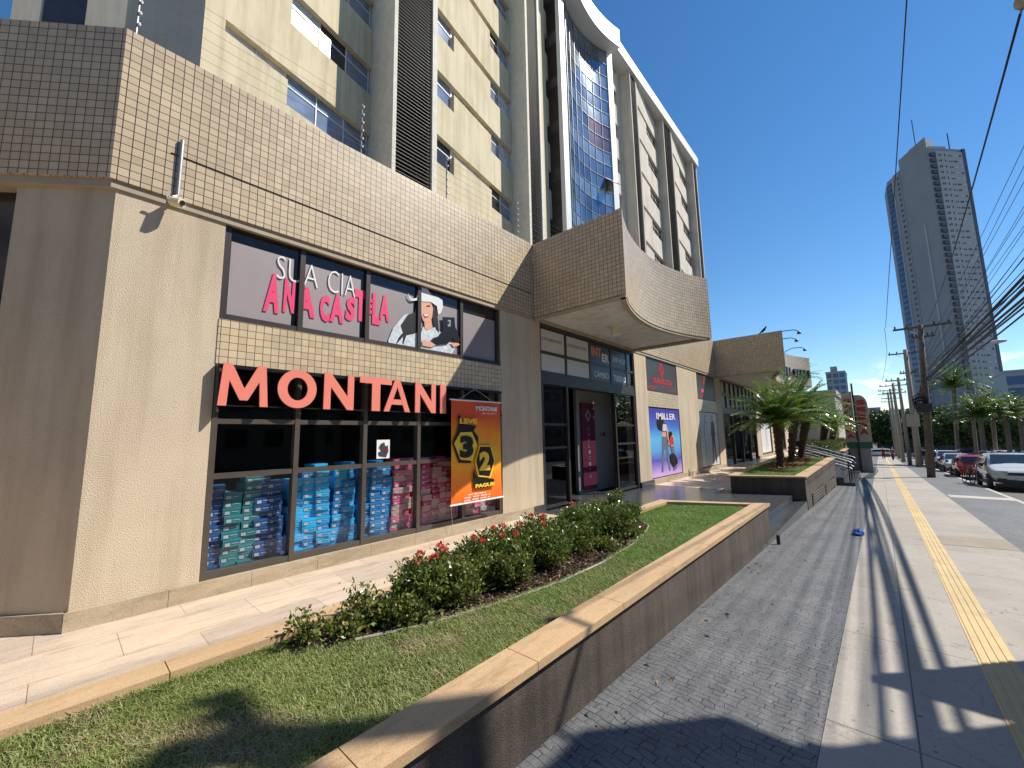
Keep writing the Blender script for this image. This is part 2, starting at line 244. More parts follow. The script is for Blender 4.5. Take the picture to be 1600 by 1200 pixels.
# ------------------------------------------------------------------ mesh helpers
WL = {}
class MB:
    def __init__(s): s.v = []; s.f = []; s.uv = []; s.mi = []; s.cur = 0; s.smooth = False
    def face(s, pts, uv=None):
        i = len(s.v); s.v += [tuple(map(float, p)) for p in pts]; s.f.append(list(range(i, i+len(pts)))); s.mi.append(s.cur)
        if uv is None:
            a = Vector(pts[1])-Vector(pts[0]); b = Vector(pts[-1])-Vector(pts[0]); n = a.cross(b)
            if n.length > 0: n.normalize()
            if abs(n.z) > .7: uv = [(p[0], p[1]) for p in pts]
            else:
                t = Vector((-n.y, n.x, 0)); t = t.normalized() if t.length > 0 else Vector((1, 0, 0))
                uv = [(p[0]*t.x+p[1]*t.y, p[2]) for p in pts]
        s.uv.append(uv); return s
    def box(s, x0, x1, y0, y1, z0, z1):
        a = [(x0, y0), (x1, y0), (x1, y1), (x0, y1)]; return s.prism(a, z0, z1)
    def prism(s, poly, z0, z1, cap=True):
        ar = sum(poly[i][0]*poly[(i+1) % len(poly)][1]-poly[(i+1) % len(poly)][0]*poly[i][1] for i in range(len(poly)))
        if ar < 0: poly = poly[::-1]
        n = len(poly); f0 = z0 if callable(z0) else (lambda x, y: z0); f1 = z1 if callable(z1) else (lambda x, y: z1)
        lo = [(x, y, f0(x, y)) for x, y in poly]; hi = [(x, y, f1(x, y)) for x, y in poly]
        for i in range(n):
            j = (i+1) % n; s.face([lo[i], lo[j], hi[j], hi[i]])
        if cap: s.face(hi); s.face(lo[::-1])
        return s
    def obox(s, o, ax, ay, az):
        o, ax, ay, az = Vector(o), Vector(ax), Vector(ay), Vector(az); c = lambda i, j, k: o+ax*i+ay*j+az*k
        for q in (((0,0,0),(0,1,0),(1,1,0),(1,0,0)), ((0,0,1),(1,0,1),(1,1,1),(0,1,1)), ((0,0,0),(1,0,0),(1,0,1),(0,0,1)), ((0,1,0),(0,1,1),(1,1,1),(1,1,0)), ((0,0,0),(0,0,1),(0,1,1),(0,1,0)), ((1,0,0),(1,1,0),(1,1,1),(1,0,1))):
            s.face([c(*k) for k in q])
        return s
    def plate(s, poly, y0, y1):
        "polygon in the x-z plane, thick along y"
        ar = sum(poly[i][0]*poly[(i+1) % len(poly)][1]-poly[(i+1) % len(poly)][0]*poly[i][1] for i in range(len(poly)))
        if ar < 0: poly = poly[::-1]
        n = len(poly)
        s.face([(x, y0, z) for x, z in poly]); s.face([(x, y1, z) for x, z in poly][::-1])
        for i in range(n):
            a, b = poly[i], poly[(i+1) % n]; s.face([(b[0], y0, b[1]), (a[0], y0, a[1]), (a[0], y1, a[1]), (b[0], y1, b[1])])
        return s
    def tube(s, pts, r, n=8, cap=True):
        pts = [Vector(p) for p in pts]; rs = r if hasattr(r, '__len__') else [r]*len(pts); rings = []
        for i, p in enumerate(pts):
            d = (pts[min(i+1, len(pts)-1)]-pts[max(i-1, 0)]).normalized()
            a = d.cross(Vector((0, 0, 1)) if abs(d.z) < .95 else Vector((1, 0, 0))).normalized(); b = d.cross(a)
            i0 = len(s.v)
            for k in range(n):
                t = 2*math.pi*k/n; q = p+(a*math.cos(t)+b*math.sin(t))*rs[i]; s.v.append(tuple(q))
            rings.append(i0)
        for i in range(len(pts)-1):
            for k in range(n):
                k2 = (k+1) % n; s.f.append([rings[i]+k, rings[i]+k2, rings[i+1]+k2, rings[i+1]+k]); s.mi.append(s.cur); s.uv.append([(k/n, i), (k/n+1/n, i), (k/n+1/n, i+1), (k/n, i+1)])
        if cap:
            for q, rev in ((rings[0], False), (rings[-1], True)):
                f = [q+k for k in range(n)]; s.f.append(f if rev else f[::-1]); s.mi.append(s.cur); s.uv.append([(0, 0)]*n)
        return s
    def lathe(s, c, prof, n=16, axis='z'):
        c = Vector(c); rings = []
        for r, h in prof:
            i0 = len(s.v)
            for k in range(n):
                t = 2*math.pi*k/n; a, b = r*math.cos(t), r*math.sin(t)
                s.v.append(tuple(c+(Vector((a, b, h)) if axis == 'z' else Vector((a, h, b)) if axis == 'y' else Vector((h, a, b)))))
            rings.append(i0)
        for i in range(len(prof)-1):
            for k in range(n):
                k2 = (k+1) % n; s.f.append([rings[i]+k, rings[i]+k2, rings[i+1]+k2, rings[i+1]+k]); s.mi.append(s.cur); s.uv.append([(0, 0)]*4)
        for q in (rings[0], rings[-1]):
            s.f.append([q+k for k in range(n)]); s.mi.append(s.cur); s.uv.append([(0, 0)]*n)
        return s
    def blob(s, c, rx, ry, rz, n=10, m=7, jit=0):
        rings = []; pr = [(max(.001, math.sin(math.pi*i/m)), math.cos(math.pi*i/m)) for i in range(m+1)]
        i0 = len(s.v)
        for r, h in pr:
            for k in range(n):
                t = 2*math.pi*k/n; j = 1+random.uniform(-jit, jit); s.v.append((c[0]+rx*r*math.cos(t)*j, c[1]+ry*r*math.sin(t)*j, c[2]+rz*h*j))
        for i in range(m):
            for k in range(n):
                k2 = (k+1) % n; s.f.append([i0+i*n+k, i0+(i+1)*n+k, i0+(i+1)*n+k2, i0+i*n+k2]); s.mi.append(s.cur); s.uv.append([(0, 0)]*4)
        return s
    def build(s, name, mats, parent=None, smooth=False, bevel=0):
        off = WL.get(parent.name, Vector((0, 0, 0))) if parent else Vector((0, 0, 0))
        me = bpy.data.meshes.new(name); me.from_pydata([(a-off.x, b-off.y, c-off.z) for a, b, c in s.v], [], s.f)
        uvl = me.uv_layers.new(name='UVMap'); flat = [c for f in s.uv for p in f for c in p]; uvl.data.foreach_set('uv', flat)
        ms = mats if isinstance(mats, (list, tuple)) else [mats]
        for k in ms: me.materials.append(M[k])
        if len(ms) > 1: me.polygons.foreach_set('material_index', s.mi)
        if smooth: me.polygons.foreach_set('use_smooth', [True]*len(s.f))
        me.update()
        o = bpy.data.objects.new(name, me); col.objects.link(o)
        if parent: o.parent = parent; WL[o.name] = off
        else: WL[o.name] = Vector((0, 0, 0))
        if bevel:
            bv = o.modifiers.new('bevel', 'BEVEL'); bv.width = bevel; bv.segments = 2; bv.limit_method = 'ANGLE'
        return o
def boxes(name, m, parent, L_):
    for q in L_: o = MB().box(*q).build(name, m, parent)
    return o
def tag(o, label=None, cat=None, group=None, kind=None):
    if label: o['label'] = label
    if cat: o['category'] = cat
    if group: o['group'] = group
    if kind: o['kind'] = kind
    return o
def empty(name, loc, label, cat, group=None):
    o = bpy.data.objects.new(name, None); col.objects.link(o); o.location = loc; o.empty_display_size = .2
    WL[o.name] = Vector(loc); return tag(o, label, cat, group)
def copy_tree(o, parent=None):
    c = o.copy(); col.objects.link(c); c.parent = parent
    for ch in list(o.children): copy_tree(ch, c)
    return c
def struct(mb, name, m, **k): return tag(mb.build(name, m, **k), kind='structure')
def fast(name, V, Fc, mats, parent=None, mi=None, smooth=False):
    me = bpy.data.meshes.new(name); V = np.asarray(V, np.float32); Fc = np.asarray(Fc, np.int32)
    if parent is not None: V = V-np.array(WL[parent.name], np.float32)
    nv, nf, k = len(V), len(Fc), Fc.shape[1]
    me.vertices.add(nv); me.vertices.foreach_set('co', V.ravel()); me.loops.add(nf*k); me.loops.foreach_set('vertex_index', Fc.ravel())
    me.polygons.add(nf); me.polygons.foreach_set('loop_start', np.arange(0, nf*k, k, dtype=np.int32)); me.polygons.foreach_set('loop_total', np.full(nf, k, np.int32))
    for m_ in (mats if isinstance(mats, (list, tuple)) else [mats]): me.materials.append(M[m_])
    if mi is not None: me.polygons.foreach_set('material_index', np.asarray(mi, np.int32))
    me.update(); me.validate()
    o = bpy.data.objects.new(name, me); col.objects.link(o)
    if parent is not None: o.parent = parent; WL[o.name] = WL[parent.name]
    else: WL[o.name] = Vector((0, 0, 0))
    return o
def leaves(C, D, size, width=.38, fold=.0, jit=.25, droop=.0):
    "one small pointed leaf (two triangles as a quad) per centre, pointing along D"
    n = len(C); D = D/np.maximum(1e-6, np.linalg.norm(D, axis=1, keepdims=True))
    r = rng.normal(size=(n, 3)); W = np.cross(D, r); W /= np.maximum(1e-6, np.linalg.norm(W, axis=1, keepdims=True))
    s = (size*(1+rng.uniform(-jit, jit, n)))[:, None]
    tip = C+D*s; tip[:, 2] -= droop*s[:, 0]; mid = C+D*s*.5
    V = np.stack([C, mid+W*s*width*.5, tip, mid-W*s*width*.5], 1).reshape(-1, 3)
    return V, np.arange(4*n).reshape(n, 4)
def text_mb(s, size, bold=0, ext=.004):
    cu = bpy.data.curves.new('t', 'FONT'); cu.body = s; cu.size = size; cu.extrude = ext; cu.offset = bold; cu.resolution_u = 3
    o = bpy.data.objects.new('t', cu); col.objects.link(o); dg = bpy.context.evaluated_depsgraph_get(); dg.update()
    me = bpy.data.meshes.new_from_object(o.evaluated_get(dg)); V = [tuple(v.co) for v in me.vertices]; Fc = [list(p.vertices) for p in me.polygons]
    bpy.data.objects.remove(o); bpy.data.curves.remove(cu); bpy.data.meshes.remove(me); return V, Fc
def text(s, x0, z0, x1, z1, y, m, parent, name='lettering', bold=0, ext=.006, shear=0, rot90=False, thick_dir=-1):
    "writing fitted to the rectangle x0..x1, z0..z1 of the wall plane y"
    V, Fc = text_mb(s, 1, bold, .5)
    V = np.array(V); lo, hi = V.min(0), V.max(0)
    u = (V[:, 0]-lo[0])/(hi[0]-lo[0]); v = (V[:, 1]-lo[1])/(hi[1]-lo[1]); q = V[:, 2]/max(1e-6, hi[2])
    X = x0+(u+shear*(v-.5))*(x1-x0); Z = z0+v*(z1-z0); Y = y-q*ext
    b = MB(); b.v = [tuple(p) for p in np.stack([X, Y, Z], 1)]; b.f = Fc; b.mi = [0]*len(Fc); b.uv = [[(0, 0)]*len(f) for f in Fc]
    return b.build(name, m, parent)
GZ = lambda x, y=0: -1.76-.033*min(x, 130)
# ------------------------------------------------------------------ ground, road, pavements
def sheet(name, poly_rows, m, label=None):
    return struct(MB_rows(poly_rows), name, m)
def strip(y0, y1, x0, x1, dz, thick=0):
    b = MB(); xs = [x0]+[x for x in (-20, 0, 20, 60, 130) if x0 < x < x1]+[x1]
    for a, c in zip(xs[:-1], xs[1:]):
        za, zc = GZ(a)+dz, GZ(c)+dz
        b.face([(a, y0, za), (c, y0, zc), (c, y1, zc), (a, y1, za)])
        if thick:
            b.face([(a, y0, za-thick), (c, y0, zc-thick), (c, y0, zc), (a, y0, za)]); b.face([(c, y1, zc-thick), (a, y1, za-thick), (a, y1, za), (c, y1, zc)])
    return b
struct(strip(-900, 900, -300, 2500, -.30), 'ground', 'asphalt')
struct(strip(-16.5, -3.34, -60, 260, -.125), 'road', 'asphalt')
struct(strip(.44, 1.75, -30, 130, 0, .2), 'stone_pavement', 'stone_pavement')
struct(strip(-1.63, .436, -30, 130, .004, .2), 'concrete_path', 'concrete')
struct(strip(-3.2, -1.634, -30, 130, 0, .2), 'stone_pavement', 'stone_pavement')
struct(strip(-3.34, -3.204, -30, 130, .003, .3), 'kerb', 'kerb')
b = MB()
for k in range(4): b.v += strip(-.44-.053*(k+1)+.004, -.44-.053*k-.004, -30, 90, .012, .012).v
b = strip(-.665, -.43, -30, 95, .008, .01)
for k in range(4):
    q = strip(-.44-.0545*k-.040, -.44-.0545*k-.010, -30, 60, .0135, .006)
    i = len(b.v); b.v += q.v; b.f += [[a+i for a in f] for f in q.f]; b.uv += q.uv; b.mi += q.mi
struct(b, 'tactile_strip', 'tactile')
b = MB()
for x0, x1 in ((21.6, 22.6),): b.face([(x0, -3.2, GZ(x0)+.005), (x1, -3.2, GZ(x1)+.005), (x1, -1.7, GZ(x1)+.005), (x0, -1.7, GZ(x0)+.005)])
struct(b, 'ramp_strip', 'kerb')
b = MB(); b.face([(11.2, -1.63, GZ(11.2)+.008), (12.4, -1.63, GZ(12.4)+.008), (12.0, -.67, GZ(12.)+.008), (11.0, -.67, GZ(11.)+.008)])
mat('concrete_brown', (.27, .225, .17), .85, .15, 2); struct(b, 'concrete_patch', 'concrete_brown')
# terrace floors
b = MB()
b.prism([(-14, 3.42), (7.65, 3.42), (7.65, 6.02), (.2, 6.02), (-5.2, 11), (-14, 11)], -2.4, -1.8)
b.prism([(14.1, 1.95), (23.2, 1.95), (23.2, 6.02), (14.1, 6.02)], -2.4, -1.8); b.prism([(31.2, 1.95), (75, 1.95), (75, 6.02), (31.2, 6.02)], -2.9, -1.8)
struct(b, 'terrace_floor', 'granite_floor')
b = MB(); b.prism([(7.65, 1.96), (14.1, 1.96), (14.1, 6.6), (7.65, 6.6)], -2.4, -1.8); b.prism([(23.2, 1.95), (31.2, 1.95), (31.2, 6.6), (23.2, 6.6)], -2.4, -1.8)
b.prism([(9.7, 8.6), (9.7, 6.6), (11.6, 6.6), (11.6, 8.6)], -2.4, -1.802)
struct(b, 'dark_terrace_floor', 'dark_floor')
b = MB(); b.prism([(8.3, 1.67), (14.3, 1.67), (14.3, 1.96), (8.3, 1.96)], -2.6, -1.97)
b.box(24.4, 31.6, 1.0, 1.4, -3, -2.42); b.box(24.4, 31.6, 1.4, 1.72, -3, -2.2); b.box(24.4, 31.6, 1.72, 1.95, -3, -2.0)
struct(b, 'entrance_steps', 'dark_floor')
# ------------------------------------------------------------------ the commercial building
K = 6/4.6
bd = empty('commercial_building', (.2, 6, -1.8), 'long beige commercial building with tiled parapet band, shops below and office floors above', 'building')
def pxz(pts, y, ox=0, oy=0, s=1):
    r = []
    for p in pts:
        q = at(ox+p[0]/s, oy+p[1]/s, 1, y); r.append((q[0], q[2]))
    return r
# walls on the street face: pillars between the openings
cdx, cdy = -.74, .673
def cham(t, o=0): return (.2+cdx*t - o*cdy, 6+cdy*t + o*cdx)   # o>0 is outward
MB().prism([(.2, 6), (1.22, 6), (1.22, 6.4), (.36, 6.4), cham(.97, -.4), cham(.97)], -1.62, 2.80).build('wall', 'stucco', bd)
boxes('wall', 'stucco', bd, [(x0, x1, 6, 6.4, -1.62, 2.80) for x0, x1 in ((6.35, 7.76), (13.0, 13.95), (16.97, 19.45), (22.25, 23.3), (31, 32.2), (36, 38), (42, 45))])
MB().prism([cham(2.6), cham(4.5), cham(4.5, -.4), cham(2.6, -.4)], -1.62, 2.8).build('wall', 'stucco', bd)
boxes('tiled_spandrel', 'tile_small', bd, [(x0, x1, 6.0 if x0 > 2 else 5.99, 6.35, .95, 1.52) for x0, x1 in ((1.22, 6.35), (13.95, 16.97), (19.45, 22.25), (32.2, 36))])
xs = [.17, .95, 1.75, 2.55, 3.35, 4.15, 4.95, 5.75, 6.55, 7.35]
boxes('granite_base', 'granite_base', bd, [(a+.002, c-.002, 5.965, 6.1, -1.8, -1.62) for a, c in zip(xs[:-1], xs[1:])]+[(14.02, 23.2, 5.965, 6.1, -1.8, -1.62), (31.1, 45, 5.965, 6.1, -1.8, -1.62)])
MB().prism([cham(0.01, .035), cham(4.5, .035), cham(4.5, -.1), cham(0.01, -.1)], -1.8, -1.62).build('granite_base', 'granite_base', bd)
boxes('dark_base', 'dark_floor', bd, [(7.35, 7.76, 5.955, 6.1, -1.8, -1.63), (13.0, 13.95, 5.955, 6.1, -1.8, -1.63)])
b = MB()
b.prism([(.14, 5.95), (45, 5.95), (45, 6.5), (.34, 6.5)], 2.87, 4.71)
b.prism([(.14+cdx*0, 5.95), (.34, 6.5), (.34+cdx*7, 6.5+cdy*7), (.14+cdx*7, 5.95+cdy*7)], 2.87, 4.71)
b.build('tiled_parapet', 'tile', bd)
b = MB(); b.prism([(.155, 5.975), (45, 5.975), (45, 6.5), (.34, 6.5)], 2.78, 2.87)
b.prism([(.155, 5.975), (.34, 6.5), (.34+cdx*7, 6.5+cdy*7), (.155+cdx*7, 5.975+cdy*7)], 2.78, 2.87); b.build('parapet_soffit', 'lip', bd)
b = MB(); b.prism([(.5, 6.5), (45, 6.5), (45, 26), (-5, 26), (-5, 11.5)], 2.9, 3.3); b.build('podium_roof', 'far_wall', bd)
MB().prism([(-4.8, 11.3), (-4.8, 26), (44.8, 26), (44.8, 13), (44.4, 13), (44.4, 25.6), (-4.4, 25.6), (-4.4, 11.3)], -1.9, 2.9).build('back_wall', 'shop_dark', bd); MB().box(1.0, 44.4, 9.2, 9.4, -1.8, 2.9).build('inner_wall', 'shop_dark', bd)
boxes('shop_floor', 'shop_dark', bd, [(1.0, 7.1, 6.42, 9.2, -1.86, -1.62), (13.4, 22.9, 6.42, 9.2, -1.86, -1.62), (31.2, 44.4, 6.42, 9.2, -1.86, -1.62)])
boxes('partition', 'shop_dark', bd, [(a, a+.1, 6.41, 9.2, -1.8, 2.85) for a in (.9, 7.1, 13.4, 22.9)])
# dark opening on the splayed side
b = MB(); b.prism([cham(.97, -.15), cham(2.6, -.15), cham(2.6, -.2), cham(.97, -.2)], -1.8, 2.8); b.build('side_glazing', 'win_black', bd)
# canopies with a concave curved front
def arc(x0, x1, y0, y1, sag, n=24):
    pts = []
    for i in range(n+1):
        t = i/n; pts.append((x0+(x1-x0)*t, y0+(y1-y0)*t+4*sag*t*(1-t)))
    return pts
def canopy(x0, x1, y0, y1, sag, name='canopy', z0=2.83, z1=4.71):
    pts = arc(x0, x1, y0, y1, sag, 30); b = MB(); b.cur = 0
    b.face([(x0, 5.948, z0), (x0, y0, z0), (x0, y0, z1), (x0, 5.948, z1)], [(0, z0), (5.95-y0, z0), (5.95-y0, z1), (0, z1)])
    u = 0
    for p, q in zip(pts[:-1], pts[1:]):
        d = math.hypot(q[0]-p[0], q[1]-p[1]); b.face([(*p, z0), (*q, z0), (*q, z1), (*p, z1)], [(u, z0), (u+d, z0), (u+d, z1), (u, z1)]); u += d
    b.face([(x1, y1, z0), (x1, 5.948, z0), (x1, 5.948, z1), (x1, y1, z1)], [(0, z0), (5.95-y1, z0), (5.95-y1, z1), (0, z1)])
    inn = [(p[0]+(.15 if i == 0 else -.15 if i == 30 else 0), p[1]+.15) for i, p in enumerate(pts)]
    for i in range(30): b.face([(*pts[i], z1), (*pts[i+1], z1), (*inn[i+1], z1), (*inn[i], z1)])
    for i in range(30): b.face([(*inn[i+1], z1-.5), (*inn[i], z1-.5), (*inn[i], z1), (*inn[i+1], z1)])
    b.face([(x0, y0, z1), (x0+.15, y0+.15, z1), (x0+.15, 5.948, z1), (x0, 5.948, z1)]); b.face([(x1, 5.948, z1), (x1-.15, 5.948, z1), (x1-.15, y1+.15, z1), (x1, y1, z1)])
    o = b.build(name, 'tile', bd)
    b = MB()
    for k, (a, c) in enumerate(zip(pts[:-1], pts[1:])):
        b.face([(a[0], 5.949, z0+.03), (c[0], 5.949, z0+.03), (*c, z0+.03), (*a, z0+.03)])
    b.build('soffit', 'soffit', o)
    b = MB()
    for a, c in zip(pts[:-1], pts[1:]):
        b.prism([(a[0], a[1]+.012), (c[0], c[1]+.012), (c[0], c[1]+.13), (a[0], a[1]+.13)], z0-.06, z0)
    b.box(x0+.012, x0+.12, y0+.02, 5.94, z0-.06, z0); b.box(x1-.12, x1-.012, y1+.02, 5.94, z0-.06, z0)
    b.build('edge_trim', 'lip', o)
    b = MB()
    for i in range(30):
        b.face([(pts[i][0], pts[i][1]+.16, z1-.45), (pts[i+1][0], pts[i+1][1]+.16, z1-.45), (pts[i+1][0], 5.94, z1-.45), (pts[i][0], 5.94, z1-.45)])
    b.build('roof_deck', 'far_wall', o)
    return o
c1 = canopy(7.50, 13.02, 3.55, 3.48, .60)
c2 = canopy(22.45, 32.6, 2.92, 2.92, 1.05)
def cyl(c, r, h, name, m, parent, n=20): return MB().lathe(c, [(r*.9, 0), (r, .01), (r, h)], n).build(name, m, parent, smooth=False)
lq = at(963, 517, 2, 2.74)
lamp = empty('ceiling_lamp', (lq[0], lq[1], 2.86), 'small round surface lamp under the curved tiled canopy', 'lamp')
MB().lathe((lq[0], lq[1], 2.64), [(.13, 0), (.14, .01), (.14, .22)], 20).build('lamp_body', 'cream_plastic', lamp); MB().lathe((lq[0], lq[1], 2.63), [(.01, 0), (.11, .0), (.11, .012)], 20).build('diffuser', 'white', lamp)
# ---- glazing
def frames(xs, zs, y, parent, m='frame_dark', t=.03, d=.06, skip=()):
    "bars of a window: verticals at xs, horizontals at zs"
    b = MB()
    for i, x in enumerate(xs): b.box(x-t, x+t, y-d, y+.02, zs[0], zs[-1])
    for z in zs:
        for a, c in zip(xs[:-1], xs[1:]): b.box(a+t, c-t, y-d+.008, y+.015, z-t*(.0 if z == zs[0] else 1), z+t*(0 if z == zs[-1] else 1)+(.05 if z == zs[0] else 0))
    return b.build('window_frame', m, parent)
def panes(xs, zs, y, m, parent, t=.03, name='glass_pane'):
    for a, c in zip(xs[:-1], xs[1:]):
        for p, q in zip(zs[:-1], zs[1:]):
            b = MB(); b.face([(a+t, y, p+t), (c-t, y, p+t), (c-t, y, q-t), (a+t, y, q-t)]); b.build(name, m, parent)
X1 = [1.26, 2.22, 3.235, 4.245, 5.27, 6.31]; Z1 = [-1.62, -.43, .24, .95]
f1 = frames(X1, Z1, 6.12, bd, 'frame_bronze', .032, .1); panes(X1, Z1, 6.09, 'shop_glass', f1)
X2 = [1.26, 2.19, 3.22, 4.235, 5.25, 6.29]
f2 = frames(X2, [1.52, 2.80], 6.1, bd, 'frame_dark', .035, .07)
for i, (a, c) in enumerate(zip(X2[:-1], X2[1:])):
    MB().box(a+.036, c-.036, 6.085, 6.093, 1.54, 2.80).build('tinted_pane', 'win_black', f2)
    MB().box(a+.05, c-.11 if i < 3 else c-.05, 6.078, 6.083, 1.545, 2.60-.02*i).build('window_film', 'decal_grey' if i < 2 else 'decal_side', f2)
# entrance 1
XE = [7.80, 8.93, 10.16, 11.42, 12.5, 12.98]
fe = frames(XE, [1.50, 2.06, 2.72], 6.1, bd, 'frame_dark', .04, .07); panes(XE, [1.50, 2.06, 2.72], 6.08, 'pane_dark', fe)
boxes('door_head', 'frame_dark', bd, [(7.76, 13.0, 6.0, 6.35, 2.70, 2.795), (7.76, 13.0, 6.02, 6.3, 1.26, 1.50)])
for x0, x1 in ((7.84, 8.92), (11.54, 12.91)):
    fd = MB(); fd.box(x0-.04, x0+.04, 6.02, 6.14, -1.8, 1.26); fd.box(x1-.04, x1+.04, 6.02, 6.14, -1.8, 1.26)
    for z in (.26, -.32, -1.72): fd.box(x0+.03, x1-.03, 6.05, 6.12, z-.03, z+.03)
    fd = fd.build('entrance_frame', 'frame_dark', bd)
    for z0, z1 in ((-1.69, -.35), (-.29, .23), (.29, 1.26)): MB().face([(x0, 6.08, z0), (x1, 6.08, z0), (x1, 6.08, z1), (x0, 6.08, z1)]).build('glass_pane', 'door_glass', fd)
# lobby behind the open door
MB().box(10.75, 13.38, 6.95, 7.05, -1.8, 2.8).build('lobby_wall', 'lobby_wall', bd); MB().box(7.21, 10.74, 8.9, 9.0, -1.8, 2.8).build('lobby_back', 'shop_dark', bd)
# second shop bay with signs and poster panels
f3 = frames([13.99, 16.93], [1.52, 2.80], 6.12, bd, 'frame_dark', .03, .07); f4 = frames([13.99, 16.93], [-1.60, .93], 6.12, bd, 'frame_dark', .03, .07)
f5 = frames([19.5, 22.2], [1.52, 2.80], 6.12, bd, 'frame_dark', .03, .07); f6 = frames([19.5, 22.2], [-1.60, .93], 6.12, bd, 'frame_dark', .03, .07)
# entrance 2
XF = [23.35+.95*i for i in range(9)]
fg = frames(XF, [1.2, 2.0, 2.75], 6.1, bd, 'frame_dark', .05, .1); panes(XF, [1.2, 2.0, 2.75], 6.08, 'translucent_film', fg)
boxes('entrance_frame', 'frame_dark', bd, [(23.3, 31, 6.0, 6.3, .95, 1.2)]+[(x-.06, x+.06, 6.0, 6.15, -1.8, .95) for x in (23.4, 25.3, 27.2, 29.1, 30.9)])
for x0, x1 in ((23.46, 25.24), (29.16, 30.84)): MB().face([(x0, 6.08, -1.78), (x1, 6.08, -1.78), (x1, 6.08, .95), (x0, 6.08, .95)]).build('glass_pane', 'door_glass', bd)
for x0, x1 in ((32.2, 36), (38, 42)):
    ff = frames([x0+.04, (x0+x1)/2, x1-.04], [-1.6, .94], 6.12, bd, 'frame_dark', .04, .07); panes([x0+.04, (x0+x1)/2, x1-.04], [-1.6, .94], 6.1, 'shop_glass', ff)
    MB().box(x0, x1, 6.1, 6.2, 1.52, 2.8).build('upper_glazing', 'win_black', bd)
# ---- the writing and posters
def art(parent, layers, y, conv):
    for k, (nm, m, pts) in enumerate(layers):
        MB().plate(conv(pts), y-.002*(k+1)-.001, y-.002*k-.001).build(nm, m, parent)
Q8 = lambda y: (lambda pts: pxz(pts, y, 560, 400, 16/3))
dec = empty('window_decal', (2.9, 6.05, 1.55), 'advertising film on the upper shop windows with pink lettering and a woman in white hat', 'advert')
def tpx(s, bl, tr, y, m, parent, **k):
    a = at(*bl, 1, y); c = at(*tr, 1, y); return text(s, a[0], a[2], c[0], c[2], y, m, parent, **k)
yD = 6.07
tpx('SUA', (432, 434), (498, 417), yD-.006, 'white', dec, bold=-.018, ext=.002)
tpx('CIA', (512, 455), (556, 433), yD-.006, 'white', dec, bold=-.018, ext=.002)
A0 = at(412, 485, 1, yD); 
def let(s, x0, x1, ytop, ybot, m='pink', bold=.055, sh=0):
    a = at(x0, ybot, 1, yD); c = at(x1, ytop, 1, yD); text(s, a[0], a[2], c[0], c[2], yD-.0035, m, dec, bold=bold, shear=sh, ext=.0015)
for s_, x0, x1, yt, yb, sh in (('A', 412, 440, 430, 486, .12), ('N', 442, 462, 438, 487, .05), ('A', 463, 494, 452, 492, 0), ('C', 499, 516, 463, 501, -.05), ('A', 515, 538, 462, 502, 0), ('S', 540, 556, 466, 500, .2), ('T', 553, 573, 456, 500, 0), ('E', 575, 583, 468, 490, 0), ('L', 581, 595, 460, 506, 0), ('A', 592, 609, 463, 500, 0)):
    let(s_, x0, x1, yt, yb, sh=sh)
art(dec, [('shirt', 'shirt', [(250,700),(290,600),(380,490),(420,480),(400,560),(440,640),(520,640),(540,590),(600,610),(640,590),(690,640),(720,700),(760,720),(820,745),(770,828),(530,798),(490,780),(250,750)]),
 ('hair', 'hair', [(485,370),(530,376),(530,480),(500,540),(510,620),(460,650),(400,660),(375,730),(365,735),(372,670),(330,720),(310,740),(335,680),(370,640),(350,580),(410,490),(470,470)]),
 ('hair', 'hair', [(598,385),(640,430),(660,520),(672,640),(645,610),(620,540)]),
 ('neck', 'skin', [(545,540),(605,530),(612,600),(575,615),(552,605)]),
 ('face', 'skin', [(522,378),(600,385),(620,440),(612,510),(592,555),(562,565),(535,535),(522,490)]),
 ('eye', 'hair', [(562,416),(592,410),(594,424),(566,426)]), ('smile', 'lips', [(532,486),(590,482),(578,510),(552,520)]), ('teeth', 'white', [(538,489),(585,486),(574,500),(552,504)]),
 ('hat', 'hat', [(410,310),(424,340),(445,358),(480,352),(492,290),(510,252),(560,255),(585,300),(605,328),(650,340),(695,370),(700,430),(680,480),(660,490),(650,420),(600,385),(522,380),(485,372),(440,376),(418,350)]),
 ('hand', 'skin', [(520,700),(600,716),(640,745),(600,762),(530,748)]), ('hand', 'skin', [(760,722),(830,728),(838,742),(790,760)]),
 ('boot', 'black', [(693,510),(795,515),(800,590),(820,640),(845,718),(797,722),(776,680),(742,732),(640,742),(605,715),(610,688),(660,672),(698,620),(697,560)]),
 ('buckle', 'grey_metal', [(738,535),(762,535),(762,590),(738,590),(738,570),(752,570),(752,550),(738,550)])], yD-.006, Q8(yD-.006))
# MONTANI sign: dark box with coral letters
sg = empty('shop_sign', (1.25, 5.9, .5), 'dark fascia with large coral letters reading MONTANI above the shop window', 'shop sign')
boxes('support_rail', 'black', sg, [(1.225, 1.245, 5.90, 6.02, .28, .94), (1.245, 6.30, 5.94, 5.97, .90, .945), (1.245, 6.30, 5.94, 5.97, .42, .44)])
yl = 5.93
GL = {'M': [[(0,0),(.17,0),(.20,.60),(.42,.14),(.58,.14),(.80,.60),(.83,0),(1,0),(.93,1),(.76,1),(.5,.42),(.24,1),(.07,1)]],
 'N': [[(0,0),(.22,0),(.22,.62),(.78,0),(1,0),(1,1),(.78,1),(.78,.38),(.22,1),(0,1)]],
 'T': [[(.37,0),(.63,0),(.63,.82),(1,.82),(1,1),(0,1),(0,.82),(.37,.82)]],
 'A': [[(0,0),(.20,0),(.29,.22),(.71,.22),(.80,0),(1,0),(.60,1),(.40,1)]], 'I': [[(0,0),(1,0),(1,1),(0,1)]]}
